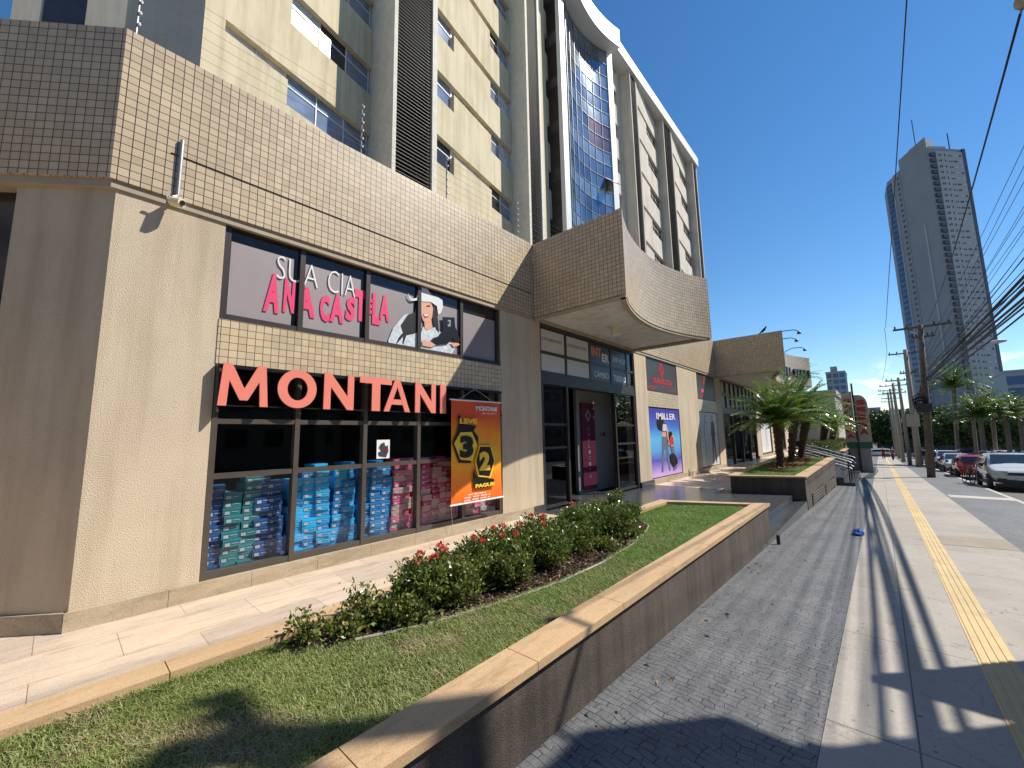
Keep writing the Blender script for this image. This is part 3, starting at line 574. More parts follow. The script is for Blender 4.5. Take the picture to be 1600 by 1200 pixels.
def sign_letter(ch, x0, x1, z0, z1, y, parent, th=.03):
    b = MB(); sx = lambda u: x0+u*(x1-x0); sz = lambda v: z0+v*(z1-z0)
    if ch == 'O':
        n = 36; cx, cz = (x0+x1)/2, (z0+z1)/2; rx, rz = (x1-x0)/2, (z1-z0)/2
        o = [(cx+rx*math.cos(2*math.pi*i/n), cz+rz*math.sin(2*math.pi*i/n)) for i in range(n)]; q = [(cx+rx*.52*math.cos(2*math.pi*i/n), cz+rz*.6*math.sin(2*math.pi*i/n)) for i in range(n)]
        for i in range(n):
            j = (i+1) % n; b.cur = 0; b.face([(o[i][0], y-th, o[i][1]), (o[j][0], y-th, o[j][1]), (q[j][0], y-th, q[j][1]), (q[i][0], y-th, q[i][1])][::-1])
            b.cur = 1; b.face([(o[i][0], y, o[i][1]), (o[j][0], y, o[j][1]), (o[j][0], y-th, o[j][1]), (o[i][0], y-th, o[i][1])]); b.face([(q[j][0], y, q[j][1]), (q[i][0], y, q[i][1]), (q[i][0], y-th, q[i][1]), (q[j][0], y-th, q[j][1])])
    elif ch == 'A':
        O = [(0,0),(.20,0),(.29,.22),(.71,.22),(.80,0),(1,0),(.60,1),(.40,1)]
        for k, P_ in enumerate(([(0,0),(.20,0),(.5,.78),(.60,1),(.40,1)], [(.8,0),(1,0),(.60,1),(.5,.78)], [(.29,.22),(.71,.22),(.645,.385),(.355,.385)])):
            b.plate([(sx(u), sz(v)) for u, v in P_], y-th+.001*k, y)
    else:
        b.plate([(sx(u), sz(v)) for u, v in GL[ch][0]], y-th, y)
    for i, f in enumerate(b.f):
        p = [Vector(b.v[k]) for k in f]; n = (p[1]-p[0]).cross(p[2]-p[0])
        b.mi[i] = 0 if abs(n.y) > .9*max(1e-9, n.length) else 1
    return b.build('letter', ['coral', 'coral_edge'], parent)
for ch, xa, xb in (('M', 340, 420), ('O', 434, 495), ('N', 506, 553), ('T', 562, 612), ('A', 600, 641), ('N', 649, 681), ('I', 688, 697)):
    ym = 605 if ch in 'MO' else 618
    x0, x1 = at(xa, ym, 1, yl-.03)[0], at(xb, ym, 1, yl-.03)[0]
    if ch == 'M': x0, x1 = at(341, 605, 1, yl-.03)[0], at(420, 605, 1, yl-.03)[0]
    sign_letter(ch, x0, x1, .425, .955, yl, sg)
# orange banner
yb = 5.84; Q3 = (lambda pts: pxz(pts, yb, 560, 600, 16/3))
bn = empty('promotional_banner', (5.6, yb, -1.3), 'orange hanging banner with black hexagons numbered 3 and 2 beside the shop window', 'banner')
(x0, z0), (x1, z1) = Q3([(772, 1010)])[0], Q3([(1180, 160)])[0]
b = MB(); n = 14
for i in range(n):
    for j in range(10):
        u0, u1, v0, v1 = i/n, (i+1)/n, j/10, (j+1)/10
        f = lambda u, v: (x0+(x1-x0)*u, yb-.008*math.sin(u*7+v*3)*(1-v)-.03*max(0, u-.8)*max(0, .15-v)*30, z0+(z1-z0)*v)
        b.face([f(u0, v0), f(u1, v0), f(u1, v1), f(u0, v1)], [(u0, v0), (u1, v0), (u1, v1), (u0, v1)])
b.build('fabric', 'banner_orange', bn, smooth=True)
MB().tube([(x0-.03, yb, z1+.01), (x1+.03, yb, z1+.01)], .014, 8).build('rod', 'white', bn); MB().tube([(x0-.03, yb-.01, z0-.01), (x1+.04, yb-.03, z0-.01)], .016, 8).build('rod', 'white', bn)
MB().tube([(x0+.15, yb, z1), ((x0+x1)/2, yb+.06, .93), (x1-.15, yb, z1)], .003, 4).build('cord', 'white', bn)
MB().tube([(x0, yb, z0), (x0+.06, yb+.05, z0-.2), (x0+.09, yb+.06, z0-.42)], .003, 4).build('cord', 'white', bn)
yb2 = yb-.025; Q3 = (lambda pts: pxz(pts, yb2, 560, 600, 16/3))
def bt(s, bx, by, tx, ty, m, **k): return tpx(s, (560+bx*3/16, 600+by*3/16), (560+tx*3/16, 600+ty*3/16), yb2, m, bn, **k)
art(bn, [('emblem', 'black', [(850,255),(860,330),(985,350),(960,390),(1000,440),(1000,500),(985,515),(950,400),(850,405),(800,490),(850,625),(940,640),(940,660),(835,658),(783,490),(822,400),(835,330),(830,270)]),
 ('emblem', 'yellow', [(850,405),(945,400),(990,500),(950,640),(850,630),(798,495)]),
 ('emblem', 'yellow', [(1010,510),(1105,512),(1142,640),(1100,780),(1000,772),(985,735),(970,640)]), ('emblem', 'black', [(1015,522),(1098,524),(1130,640),(1092,770),(1008,760),(980,640)]),
 ('emblem', 'black', [(960,700),(985,780),(1130,790),(1130,850),(1000,870),(965,870),(955,760)])], yb2+.004, Q3)
yb2 -= .012
bt('LEVE', 845, 330, 990, 290, 'yellow', bold=.05); bt('MONTANI', 980, 222, 1152, 192, 'white', bold=.03); bt('PAGUE', 975, 868, 1132, 815, 'yellow', bold=.05)
bt('3', 848, 620, 958, 430, 'black', bold=.06); bt('2', 1010, 725, 1095, 560, 'yellow', bold=.06)
for (a, c) in (((1030, 245), (1150, 256)), ((915, 925), (1065, 918)), ((885, 952), (1100, 938)), ((880, 976), (1095, 958))):
    p, q = at(560+a[0]*3/16, 600+a[1]*3/16, 1, yb2), at(560+c[0]*3/16, 600+c[1]*3/16, 1, yb2)
    b = MB(); nn_ = 16
    for k in range(nn_):
        if k % 5 == 4: continue
        u = k/nn_; xx = p[0]+(q[0]-p[0])*u; b.box(xx, xx+(q[0]-p[0])/nn_*.75, yb2-.002, yb2, p[2]-.008, p[2]+.012)
    b.build('small_print', 'white', bn)
# small poster inside the third window
sp_ = empty('small_poster', (3.75, 6.07, -.3), 'small white poster of a seated woman stuck inside the third shop window', 'poster')
a, c = at(588, 717, 1, 6.07), at(609, 687, 1, 6.07); MB().box(a[0], c[0], 6.066, 6.07, a[2], c[2]).build('paper', 'white', sp_)
Q3b = (lambda pts: pxz(pts, 6.064, 560, 600, 16/3))
art(sp_, [('figure', 'charcoal', [(185,500),(215,485),(225,520),(245,510),(250,560),(230,610),(170,600),(165,570),(190,560),(170,530)]), ('bag', 'magenta', [(215,530),(245,535),(245,570),(210,565)])], 6.064, Q3b)
# posters and signs of the next bays
Q5 = (lambda y: (lambda pts: pxz(pts, y, 800, 600, 16/3)))
pm = empty('fashion_poster', (15.4, 6.03, -1.6), 'blue and violet fashion poster with two women in jeans right of the entrance', 'poster')
b = MB(); b.face([(13.97, 6.03, -1.58), (16.95, 6.03, -1.58), (16.95, 6.03, .92), (13.97, 6.03, .92)], [(0, 0), (1, 0), (1, 1), (0, 1)]); b.box(13.97, 16.95, 6.032, 6.05, -1.58, .92); b.build('print', 'poster_blue', pm)
art(pm, [('figure', 'denim', [(1248,440),(1285,440),(1300,500),(1322,720),(1310,722),(1282,560),(1268,540),(1262,735),(1246,735),(1250,600)]), ('figure', 'skin', [(1255,330),(1285,330),(1298,380),(1300,470),(1290,470),(1285,440),(1250,440),(1252,380)]),
 ('figure', 'purple_dark', [(1252,320),(1285,325),(1288,395),(1252,395)]), ('figure', 'hair', [(1205,300),(1240,285),(1245,260),(1262,270),(1262,320),(1248,390),(1220,380),(1205,340)]), ('figure', 'skin', [(1244,262),(1262,262),(1264,295),(1248,298)]),
 ('figure', 'denim', [(1310,500),(1345,500),(1350,570),(1380,620),(1372,700),(1355,718),(1345,715),(1350,650),(1322,640),(1330,560)]), ('figure', 'skin', [(1300,400),(1330,400),(1350,480),(1340,520),(1300,510)]), ('figure', 'lips', [(1302,430),(1338,440),(1348,500),(1310,515)]), ('figure', 'hair', [(1300,400),(1325,395),(1335,420),(1318,440),(1300,480)])], 6.028, Q5(6.028))
art(pm, [('figure', 'shirt', [(1256,335),(1284,335),(1290,392),(1254,392)]), ('figure', 'skin', [(1286,345),(1300,400),(1306,470),(1298,472),(1288,400)]), ('figure', 'hair', [(1318,585),(1345,575),(1372,610),(1382,660),(1350,690),(1325,650)])], 6.008, Q5(6.008))
tpx('IMILLER', (1025.5, 655), (1054.5, 647), 6.02, 'white', pm, bold=.02)
def rsign(x0, x1, full, label):
    s_ = empty('shop_sign', (x0, 6.03, 1.55), label, 'shop sign'); MB().box(x0, x1, 6.03, 6.07, 1.55, 2.78).build('board', 'charcoal', s_)
    cx, w2 = x0+.48*(x1-x0), (x1-x0)
    if full:
        for r0, r1 in ((.30, .22), (.17, .10)):
            b = MB()
            o = [(cx, 2.38+r0*1.15), (cx+r0*.8, 2.38), (cx, 2.38-r0*1.15), (cx-r0*.8, 2.38)]; q = [(cx, 2.38+r1*1.15), (cx+r1*.8, 2.38), (cx, 2.38-r1*1.15), (cx-r1*.8, 2.38)]
            for i in range(4):
                j = (i+1) % 4; b.plate([o[i], o[j], q[j], q[i]], 6.022, 6.03)
            b.build('logo', 'red', s_)
        text('SUPLICITA', x0+.20*w2, 1.86, x0+.82*w2, 2.06, 6.028, 'red', s_, bold=.03); text('by', x0+.46*w2, 1.72, x0+.53*w2, 1.83, 6.028, 'red', s_, shear=.3)
        MB().plate([(x0+.56*w2, 1.74), (x0+.84*w2, 1.74), (x0+.84*w2, 1.755), (x0+.56*w2, 1.755)], 6.02, 6.03).build('flourish', 'red', s_)
    else:
        MB().plate([(x0+.35*w2, 2.25), (x0+.42*w2, 2.75), (x0+.47*w2, 2.75), (x0+.40*w2, 2.3)], 6.02, 6.03).build('logo', 'red', s_); MB().plate([(x0+.2*w2, 2.0), (x0+.36*w2, 2.05), (x0+.36*w2, 1.9), (x0+.2*w2, 1.85)], 6.02, 6.03).build('logo', 'pink', s_)
    for z in (1.68, 1.62): MB().box(x0+.05, x0+.30*w2, 6.022, 6.03, z, z+.022).build('small_print', 'red', s_); 
    MB().box(x1-.3*w2, x1-.05, 6.022, 6.03, 1.65, 1.672).build('small_print', 'red', s_)
rsign(14.0, 16.92, True, 'charcoal sign with a red diamond logo and the word SUPLICITA above the blue poster')
rsign(19.5, 22.2, False, 'charcoal sign with red marks above the grey sketched fashion poster')
pf = empty('fashion_poster', (20.8, 6.03, -1.6), 'grey fashion poster of two sketched figures, half shaded by the second canopy', 'poster')
MB().box(19.52, 22.18, 6.03, 6.05, -1.58, .92).build('print', 'sketch_white', pf)
def figure(x, h, m, w_, par, y=6.028):
    z = -1.5; art(par, [('figure', m, [(x-w_*.5, z), (x-w_*.3, z), (x-.02, z+h*.5), (x+w_*.3, z), (x+w_*.5, z+.02), (x+w_*.35, z+h*.55), (x+w_*.55, z+h*.6), (x+w_*.35, z+h*.86), (x+w_*.08, z+h*.88), (x+w_*.1, z+h), (x-w_*.1, z+h), (x-w_*.08, z+h*.88), (x-w_*.35, z+h*.86), (x-w_*.55, z+h*.58), (x-w_*.35, z+h*.55)])], y, lambda p: p)
figure(20.35, 2.3, 'grey_metal', .5, pf); figure(20.36, 2.2, 'sketch_white', .40, pf, 6.024); figure(21.45, 2.3, 'black', .62, pf)
pw = empty('window_poster', (34, 6.05, -1.5), 'tall pale poster in the sunlit window behind the palm trunks', 'poster'); MB().box(32.5, 35.6, 6.04, 6.06, -1.5, .9).build('print', 'white', pw); figure(34.2, 2.2, 'sketch_white', .9, pw, 6.038)
# entrance signs
def psign(x0, x1, z0, z1, m, items, label, grp=None):
    s_ = empty('window_sign', (x0, 6.05, z0), label, 'window sign', grp); MB().box(x0, x1, 6.05, 6.055, z0, z1).build('film', m, s_)
    for (t, u0, v0, u1, v1, mm, bo) in items: text(t, x0+u0*(x1-x0), z0+v0*(z1-z0), x0+u1*(x1-x0), z0+v1*(z1-z0), 6.049, mm, s_, bold=bo, ext=.004)
psign(7.85, 8.88, 2.10, 2.66, 'sketch_white', [('JORDANNA PAIVA', .05, .45, .9, .65, 'grey_metal', 0)], 'upper white window sign at the left end above the entrance')
psign(7.85, 8.88, 1.53, 2.02, 'sketch_white', [], 'lower blank white window sign at the left end above the entrance')
psign(8.98, 10.11, 2.10, 2.66, 'sketch_white', [('JORDANNA PAIVA', .05, .45, .9, .65, 'grey_metal', 0)], 'upper white window sign left of the INTER sign')
psign(8.98, 10.11, 1.53, 2.02, 'sketch_white', [], 'lower blank white window sign left of the sign reading CAMBIO')
i_ = psign(10.22, 11.37, 2.10, 2.66, 'navy', [('INT', .05, .35, .55, .85, 'coral', .03), ('ER', .58, .15, .95, .6, 'white', .03)], 'navy window sign reading INTER with an orange and white logo')
psign(10.22, 11.37, 1.53, 2.02, 'navy', [('CÂMBIO', .15, .3, .9, .75, 'white', .0)], 'navy window sign reading CAMBIO below the INTER sign')
psign(11.48, 12.45, 2.10, 2.66, 'navy', [('3997-4158', .08, .3, .95, .6, 'white', .0)], 'navy window sign with a telephone number right of the INTER sign')
psign(11.48, 12.45, 1.53, 2.02, 'navy', [('TURISMO', .12, .25, .95, .65, 'white', .02)], 'navy window sign reading TURISMO at the right of the entrance')
lb = empty('lobby_banner', (11.3, 6.9, -1.7), 'tall narrow magenta banner standing inside the entrance lobby, colour darkened for shade', 'banner')
MB().box(10.92, 11.72, 6.88, 6.90, -1.72, .98).build('fabric', 'magenta', lb)
for k, ch in enumerate('SUPLICITA'): text(ch, 11.25, .12-k*.185, 11.37, .12-k*.185+.11, 6.878, 'decal_side', lb)
b = MB(); o = [(11.31, .82), (11.48, .6), (11.31, .38), (11.14, .6)]; q = [(11.31, .73), (11.40, .6), (11.31, .47), (11.22, .6)]
for i in range(4): b.plate([o[i], o[(i+1) % 4], q[(i+1) % 4], q[i]], 6.872, 6.879)
b.build('logo', 'decal_side', lb)
hn = empty('house_number', (12.3, 6.94, -.05), 'small dark house number on the grey lobby wall', 'sign'); text('1140', 12.15, -.08, 12.5, .06, 6.945, 'black', hn)
# SEBBA letters on the curved far canopy
sb = empty('canopy_lettering', (31, 3.6, 3.4), 'dark letters reading A SEBBA on the curved front of the second canopy', 'shop sign')
cp = arc(22.45, 32.6, 2.92, 2.92, 1.05, 200)
for k, ch in enumerate('GALERIA SEBBA'):
    if ch == ' ': continue
    i = int(92+k*8.2); p, q = cp[i], cp[i+6]; a_ = math.atan2(q[1]-p[1], q[0]-p[0])
    V, Fc = text_mb(ch, 1, .05, .5); V = np.array(V); lo, hi = V.min(0), V.max(0); u = (V[:, 0]-lo[0])/(hi[0]-lo[0])*.32; v = (V[:, 1]-lo[1])/(hi[1]-lo[1])*.5; d = V[:, 2]*.12+.07
    b = MB(); b.v = [(p[0]+u[j]*math.cos(a_)+d[j]*math.sin(a_), p[1]+u[j]*math.sin(a_)-d[j]*math.cos(a_), 3.35+v[j]) for j in range(len(V))]
    b.f = Fc; b.mi = [0]*len(Fc); b.uv = [[(0, 0)]*len(f) for f in Fc]; b.build('letter', 'black', sb)
# ------------------------------------------------------------------ office floors above the podium
ofc = bd
LZ = [12.04+2.9*k for k in range(-3, 7)]
def bay(A, B, groups, zoff=0, wall='paint_cream', depth=.32, top=28.6):
    A, B = Vector((*A, 0)), Vector((*B, 0)); t = (B-A).normalized(); n = Vector((-t.y, t.x, 0)); Lg = (B-A).length
    P = lambda u, d, z: A+t*u+n*d+Vector((0, 0, z))
    def ob(b, u0, u1, d0, d1, z0, z1): b.obox(P(u0, d0, z0), t*(u1-u0), n*(d1-d0), Vector((0, 0, z1-z0)))
    zs = [z+zoff for z in LZ]
    for k in range(len(zs)-1):
        z0, z1 = max(3.3, zs[k]), zs[k+1]; sill = zs[k]+1.68; b = MB()
        if sill < 3.3: continue
        if z0 > top: break
        for u0, u1, ty in groups:
            zt = {'solid': z1, 'vent': z1-.36, 'win': sill, 'small': sill+.1}[ty]
            if z1 > top: zt = min(zt, top) if ty == 'solid' else zt
            ob(b, u0, u1, 0, depth, z0, zt)
        b.build('spandrel', wall, ofc)
        fr = MB(); gl = []
        for u0, u1, ty in groups:
            if ty == 'solid': continue
            zb = {'vent': z1-.36, 'win': sill, 'small': sill+.1}[ty]; d = .2
            nb = max(1, round((u1-u0)/.95)); w_ = (u1-u0)/nb
            for i in range(nb+1):
                uu = min(u1-.04, u0+i*w_); ob(fr, uu, uu+.04, d-.03, d+.03, zb, z1)
            ob(fr, u0+.041, u1-.041, d-.025, d+.02, zb, zb+.035)
            if ty != 'vent': ob(fr, u0+.041, u1-.041, d-.024, d+.02, z1-.42, z1-.38)
            for i in range(nb): gl.append((u0+i*w_+.04, u0+(i+1)*w_, zb+.03, z1, ty))
        f_ = fr.build('window_frame', 'white_paint', ofc)
        for mm in ('win_glass', 'win_curtain', 'win_black'):
            g = MB()
            for i, (u0, u1, a, c, ty) in enumerate(gl):
                h = random.Random(int(A.x*7)+k*31+i*7).random(); pick = 'win_glass' if h < .6 else 'win_curtain' if h < .8 else 'win_black'
                if ty == 'vent': pick = 'win_curtain' if h < .5 else 'win_glass'
                if wall == 'paint_far': pick = 'win_black'
                if pick == mm: ob(g, u0, u1, .2, .21, a, c)
            if wall == 'paint_far':
                if g.f: tag(g.build('pane', mm, f_), kind='stuff')
            else:
                for q in range(len(g.f)//6):
                    g1 = MB(); [g1.face([g.v[i] for i in g.f[q*6+j]]) for j in range(6)]; g1.build('pane', mm, f_)
    return P
bay((1.67, 12.25), (7.1, 13.5), [(0, .5, 'solid'), (.5, 2.3, 'vent'), (2.3, 5.57, 'win')], -.42)
bay((9.08, 11.95), (14.84, 13.0), [(0, 1.1, 'win'), (1.1, 3.9, 'vent'), (3.9, 5.85, 'win')])
bay((16.1, 12.1), (17.64, 12.5), [(0, .3, 'solid'), (.3, 1.2, 'solid'), (1.2, 1.59, 'win')])
bay((24.3, 12.5), (27.86, 12.75), [(0, 1.5, 'solid'), (1.5, 2.9, 'win'), (2.9, 3.57, 'solid')], wall='paint_far')
bay((29.1, 11.95), (34.58, 12.55), [(0, .25, 'small'), (.25, 2.3, 'vent'), (2.3, 5.57, 'win')], wall='paint_far')
bay((36.7, 11.95), (42.6, 12.6), [(0, .25, 'small'), (.25, 2.5, 'vent'), (2.5, 5.98, 'win')], wall='paint_far')
b = MB(); b.prism([(1.67, 12.58), (1.665, 12.245), (.27, 13.35), (-1.57, 14.2), (-1.57, 26), (43.9, 26), (43.9, 13.95), (7.2, 13.95)], 3.3, 28.9); b.build('office_wall', 'paint_cream_shaded', ofc)
b = MB()
def slot(b, t0, z0): 
    a = Vector((.27, 13.35, 0)); d = Vector((-1.84, .85, 0)).normalized(); n = Vector((-d.y, d.x, 0)); n = n if n.y < 0 else -n
    b.obox(a+d*t0+Vector((0, 0, z0))-n*.1, d*.75, n*.112, Vector((0, 0, 1.2)))
for k in range(8): b = MB(); slot(b, .75, 6.9+2.9*k); b.build('side_window', 'win_black', ofc)
for k, (x0, x1, yb_) in enumerate(((7.1, 7.25, 13.9), (8.85, 9.08, 13.0), (14.84, 15.0, 13.9), (15.9, 16.1, 13.0), (27.86, 28.0, 13.95), (28.92, 29.1, 13.95), (34.58, 34.72, 13.95), (36.5, 36.7, 13.95), (42.6, 42.78, 13.95), (43.72, 43.92, 13.95))):
    MB().box(x0, x1, 11.9, yb_, 3.3, 28.6).build('fin', 'fin_edge' if k < 4 else 'paint_far', ofc)
for x0, x1 in ((7.25, 8.85), (15.0, 15.9), (28.0, 28.92), (34.72, 36.5), (42.78, 43.72)):
    MB().box(x0, x1, 12.25, 12.35, 3.3, 28.6).build('louver_back', 'louver', ofc)
    b = MB(); z = 3.4
    while z < 28.5:
        b.obox((x0, 11.97, z), (x1-x0, 0, 0), (0, .15, .10), (0, .0, .012)); z += .15
    for kk in range(1, 3):
        xx = x0+(x1-x0)*kk/3; b.box(xx-.015, xx+.015, 12.14, 12.2, 3.3, 28.5)
    b.build('louver', 'louver_edge', ofc)
b = MB(); z = 3.4
while z < 28.4:
    if (z-3.4) % 2.9 < 2.2: b.obox((17.60, 11.85, z), (0, .72, 0), (.05, 0, .07), (0, 0, .02))
    z += .13
b.build('louver', 'louver_brown', ofc); MB().box(17.66, 17.74, 11.8, 12.7, 3.3, 28.4).build('louver_back', 'louver', ofc)
MB().box(17.62, 18.12, 11.55, 11.82, 3.3, 28.9).build('pier', 'white_paint', ofc); MB().box(23.55, 24.3, 11.6, 13.9, 3.3, 28.9).build('pier', 'white_paint', ofc)
b = MB()
for x0, x1 in ((24.3, 27.9), (27.93, 36.6), (36.63, 44.1)): b.box(x0, x1, 11.72, 14.0, 28.6, 29.6)
b.box(-1.5, 17.6, 13.0, 14.0, 28.9, 29.6); b.build('roof_fascia', 'white_paint', ofc)
MB().prism([(1.7, 12), (17.6, 12), (17.6, 13.9), (1.7, 13.9)], 28.6, 29.6).build('roof_fascia', 'white_paint', ofc)
# curved glass curtain wall
NC = 8; ca = arc(18.12, 23.55, 11.66, 11.66, .55, NC); caf = arc(18.12, 23.55, 11.66, 11.66, .55, NC*4); rows = []; z = 3.4; k = 0
while z < 26.6: rows.append((z, z+.955, k % 3, k//3)); z += .967; k += 1
pm_ = MB(); fr = MB()
for i in range(NC):
    p, q = Vector((*ca[i], 0)), Vector((*ca[i+1], 0)); sub = [Vector((*c_, 0)) for c_ in caf[i*4:i*4+5]]
    for z0, z1, r, fl in rows:
        h = random.Random(i*37+int(z0*10)).random(); pm_.cur = 2 if r == 0 else (0 if h < .55 else 1)
        if fl in (2, 5) and r != 0 and i > 4: pm_.cur = 3
        if i == 7 and fl == 4 and r == 1: continue
        j = random.Random(i*91+int(z0*7)); e = lambda: j.uniform(-.002, .002); n = (q-p).cross(Vector((0, 0, 1))).normalized()
        o1, o2, o3, o4 = e(), e(), e(), e()
        for a_, c_ in zip(sub[:-1], sub[1:]): pm_.face([a_+n*o1+Vector((0, 0, z0)), c_+n*o1+Vector((0, 0, z0)), c_+n*o3+Vector((0, 0, z1)), a_+n*o3+Vector((0, 0, z1))])
    for z0, z1, r, fl in rows: fr.obox(p+Vector((0, -.03, z1)), q-p, (0, .06, 0), (0, 0, .014))
for p in ca: fr.box(p[0]-.009, p[0]+.009, p[1]-.035, p[1]+.03, 3.4, 26.7)
cw = pm_.build('curtain_wall', ['curtain_a', 'curtain_b', 'curtain_c', 'curtain_d'], ofc); fr.build('frame', 'grey_metal', cw)
pr = [r for r in rows if r[2] == 1 and r[3] == 4][0]; p, q = ca[7], ca[8]
MB().obox((p[0], p[1]-.03, pr[1]), (q[0]-p[0], q[1]-p[1], 0), (.0, -.62, -.62), (0, .02, -.02)).build('open_window', 'curtain_c', cw)
MB().box(18.1, 23.6, 12.35, 12.4, 3.3, 27).build('shade', 'win_black', cw)
cr = arc(18.0, 23.95, 10.75, 10.75, .45, 20); MB().prism(cr+[(23.95, 14), (18.0, 14)], 26.7, 28.1).build('crown_slab', 'white_paint', ofc)
MB().box(12, 40, 15, 24, 28.9, 30.2).build('roof_room', 'far_wall', ofc)
# electric fence along the parapet and the conduit with its camera
ef = empty('electric_fence', (.3, 6.1, 4.71), 'thin electric security fence on top of the tiled parapet', 'fence')
epx = [.55, 3.05, 4.9, 7.1, 9.3, 12.0, 15, 18.5]
for x in [.22]+epx[1:]:
    p_ = MB().tube([(x, 6.1, 4.7), (x, 6.1, 5.75)], .012, 6).build('post', 'grey_metal', ef)
    for k in range(6): MB().blob((x+.02, 6.08, 4.95+k*.15), .016, .016, .022, 6, 4).build('insulator', 'white', p_)
for k in range(6): MB().tube([(x, 6.08, 4.95+k*.15-.0) for x in [.22]+epx[1:]], .0025, 4).build('wire', 'grey_metal', ef)
sc_ = empty('security_camera', (.70, 5.9, 2.85), 'cream bullet security camera on a grey conduit at the tiled parapet', 'camera')
MB().tube([(.71, 5.925, 3.62), (.71, 5.925, 2.9)], .02, 8).build('conduit', 'grey_metal', sc_)
MB().tube([(.71, 5.92, 2.9), (.66, 5.86, 2.84), (.62, 5.88, 2.80), (.60, 5.85, 2.86), (.64, 5.84, 2.88)], .011, 6).build('cable', 'white', sc_)
o = MB().tube([(.66, 5.9, 2.80), (.74, 5.80, 2.77)], .052, 12).build('body', 'cream_plastic', sc_); MB().tube([(.74, 5.80, 2.77), (.752, 5.785, 2.766)], .03, 10).build('lens', 'black', o)
MB().box(.64, .68, 5.88, 5.975, 2.79, 2.82).build('bracket', 'cream_plastic', sc_)
MB().tube([(.62, 5.944, 3.42), (7.4, 5.944, 3.42)], .006, 5).build('parapet_cable', 'wire', bd)
# ------------------------------------------------------------------ shoeboxes stacked inside the windows
W_, D_, H_ = .192, .30, .096
protos = {}
def shoebox(colr):
    if colr in protos: return protos[colr]
    b = MB(); b.cur = 0; b.box(-W_/2, W_/2, 0, D_, 0, H_*.72); b.box(-W_/2-.004, W_/2+.004, -.004, D_+.004, H_*.66, H_*.97)
    b.cur = 1; b.box(-W_*.40, -W_*.12, -.007, -.004, H_*.12, H_*.52); b.box(-W_*.02, W_*.38, -.006, -.004, H_*.38, H_*.46)
    o = b.build('shoebox', [colr, 'box_label']); me = o.data; bpy.data.objects.remove(o); protos[colr] = me; return me
ORD = ['first', 'second', 'third', 'fourth', 'fifth', 'sixth', 'seventh', 'eighth', 'ninth', 'tenth', 'eleventh', 'twelfth', 'thirteenth']
CN = {'box_blue': 'blue', 'box_teal_shaded': 'teal', 'box_blue_shaded': 'shade-darkened blue', 'box_pink': 'pink', 'box_magenta': 'deep pink', 'box_pale': 'pale pink', 'box_blue_sunlit': 'sun-brightened blue'}
cfg = [(0, 5, [11, 10, 12, 12, 11], lambda s: ['box_blue_shaded', 'box_teal_shaded', 'box_teal_shaded', 'box_blue_shaded', 'box_blue_shaded'][s]), (1, 5, [11, 12, 13, 12, 13], lambda s: random.choice(['box_blue_sunlit', 'box_blue_sunlit', 'box_blue'])),
       (2, 5, [12, 13, 12, 13, 12], lambda s: 'box_blue' if s < 3 else random.choice(['box_pink', 'box_pale', 'box_pink'])), (3, 5, [13, 13, 12, 13, 12], lambda s: random.choice(['box_pink', 'box_magenta', 'box_pale', 'box_pale', 'box_magenta'])), (4, 5, [10]*5, lambda s: random.choice(['box_pink', 'box_magenta', 'box_pale']))]
nb_ = 0
for wi, ns, hs, cf in cfg:
    xa, xb = X1[wi]+.035, X1[wi+1]-.035; pitch = (xb-xa)/ns
    for s in range(ns):
        lean = random.uniform(-.006, .006); dy = random.uniform(0, .06)
        for k in range(hs[s]):
            if nb_ >= 300: break
            c_ = cf(s); o = bpy.data.objects.new('shoebox', shoebox(c_)); col.objects.link(o); nb_ += 1
            o.location = (xa+pitch*(s+.5)+lean*k+random.uniform(-.009, .009), 6.20+dy+random.uniform(-.02, .03), -1.615+k*H_); o.rotation_euler = (0, random.uniform(-.035, .035), random.uniform(-.16, .16))
            tag(o, '%s shoebox, %s from bottom of stack %s behind the %s shop window pane' % (CN[c_], ORD[k], ['one', 'two', 'three', 'four', 'five'][s], ORD[wi]), 'shoebox', 'shoeboxes stacked behind the shop window')
# ------------------------------------------------------------------ planters, lawn, bed
pl = empty('garden_planter', (3, 2.5, -1.8), 'long raised lawn planter with a sandy granite coping and brown plaster wall', 'planter')
ZC = -1.34
gw = lambda x, y: GZ(x)-.3
b = MB(); b.prism([(-6, 1.67), (8.99, 1.67), (8.33, 3.25), (8.33, 3.40), (-6, 3.40), (-6, 3.22), (8.1, 3.22), (8.1, 3.12), (8.62, 1.87), (-6, 1.87)], gw, ZC-.05); b.build('wall', 'planter_plaster', pl)
def slabs(segs, z0, z1, m, parent, name='coping'):
    b = MB()
    for poly in segs: b.prism(poly, z0, z1)
    return b.build(name, m, parent, bevel=.006)
sg_ = []; xs = [-6, -3.0, .93, 2.02, 3.12, 4.22, 5.32, 6.42, 7.5]
for a, c in zip(xs[:-1], xs[1:]): sg_.append([(a+.003, 1.64), (c-.003, 1.64), (c-.003, 1.89), (a+.003, 1.89)])
sg_.append([(7.503, 1.64), (9.02, 1.64), (8.86, 1.89), (7.503, 1.89)])
sg_.append([(8.857, 1.893), (8.30, 3.235), (8.10, 3.235), (8.10, 3.205), (8.66, 1.893)])
xs = [-6, -1.5, .55, 2.1, 3.6, 5.1, 6.6, 8.1]
for a, c in zip(xs[:-1], xs[1:]): sg_.append([(a+.003, 3.22), (c-.003, 3.22), (c-.003, 3.43), (a+.003, 3.43)])
sg_.append([(8.103, 3.237), (8.298, 3.237), (8.298, 3.43), (8.103, 3.43)])
slabs(sg_, ZC-.05, ZC, 'coping', pl)
b = MB(); b.prism([(-6, 1.88), (8.63, 1.88), (8.14, 3.21), (-6, 3.21)], -1.8, -1.415); struct(b, 'lawn_soil', 'lawn_soil')
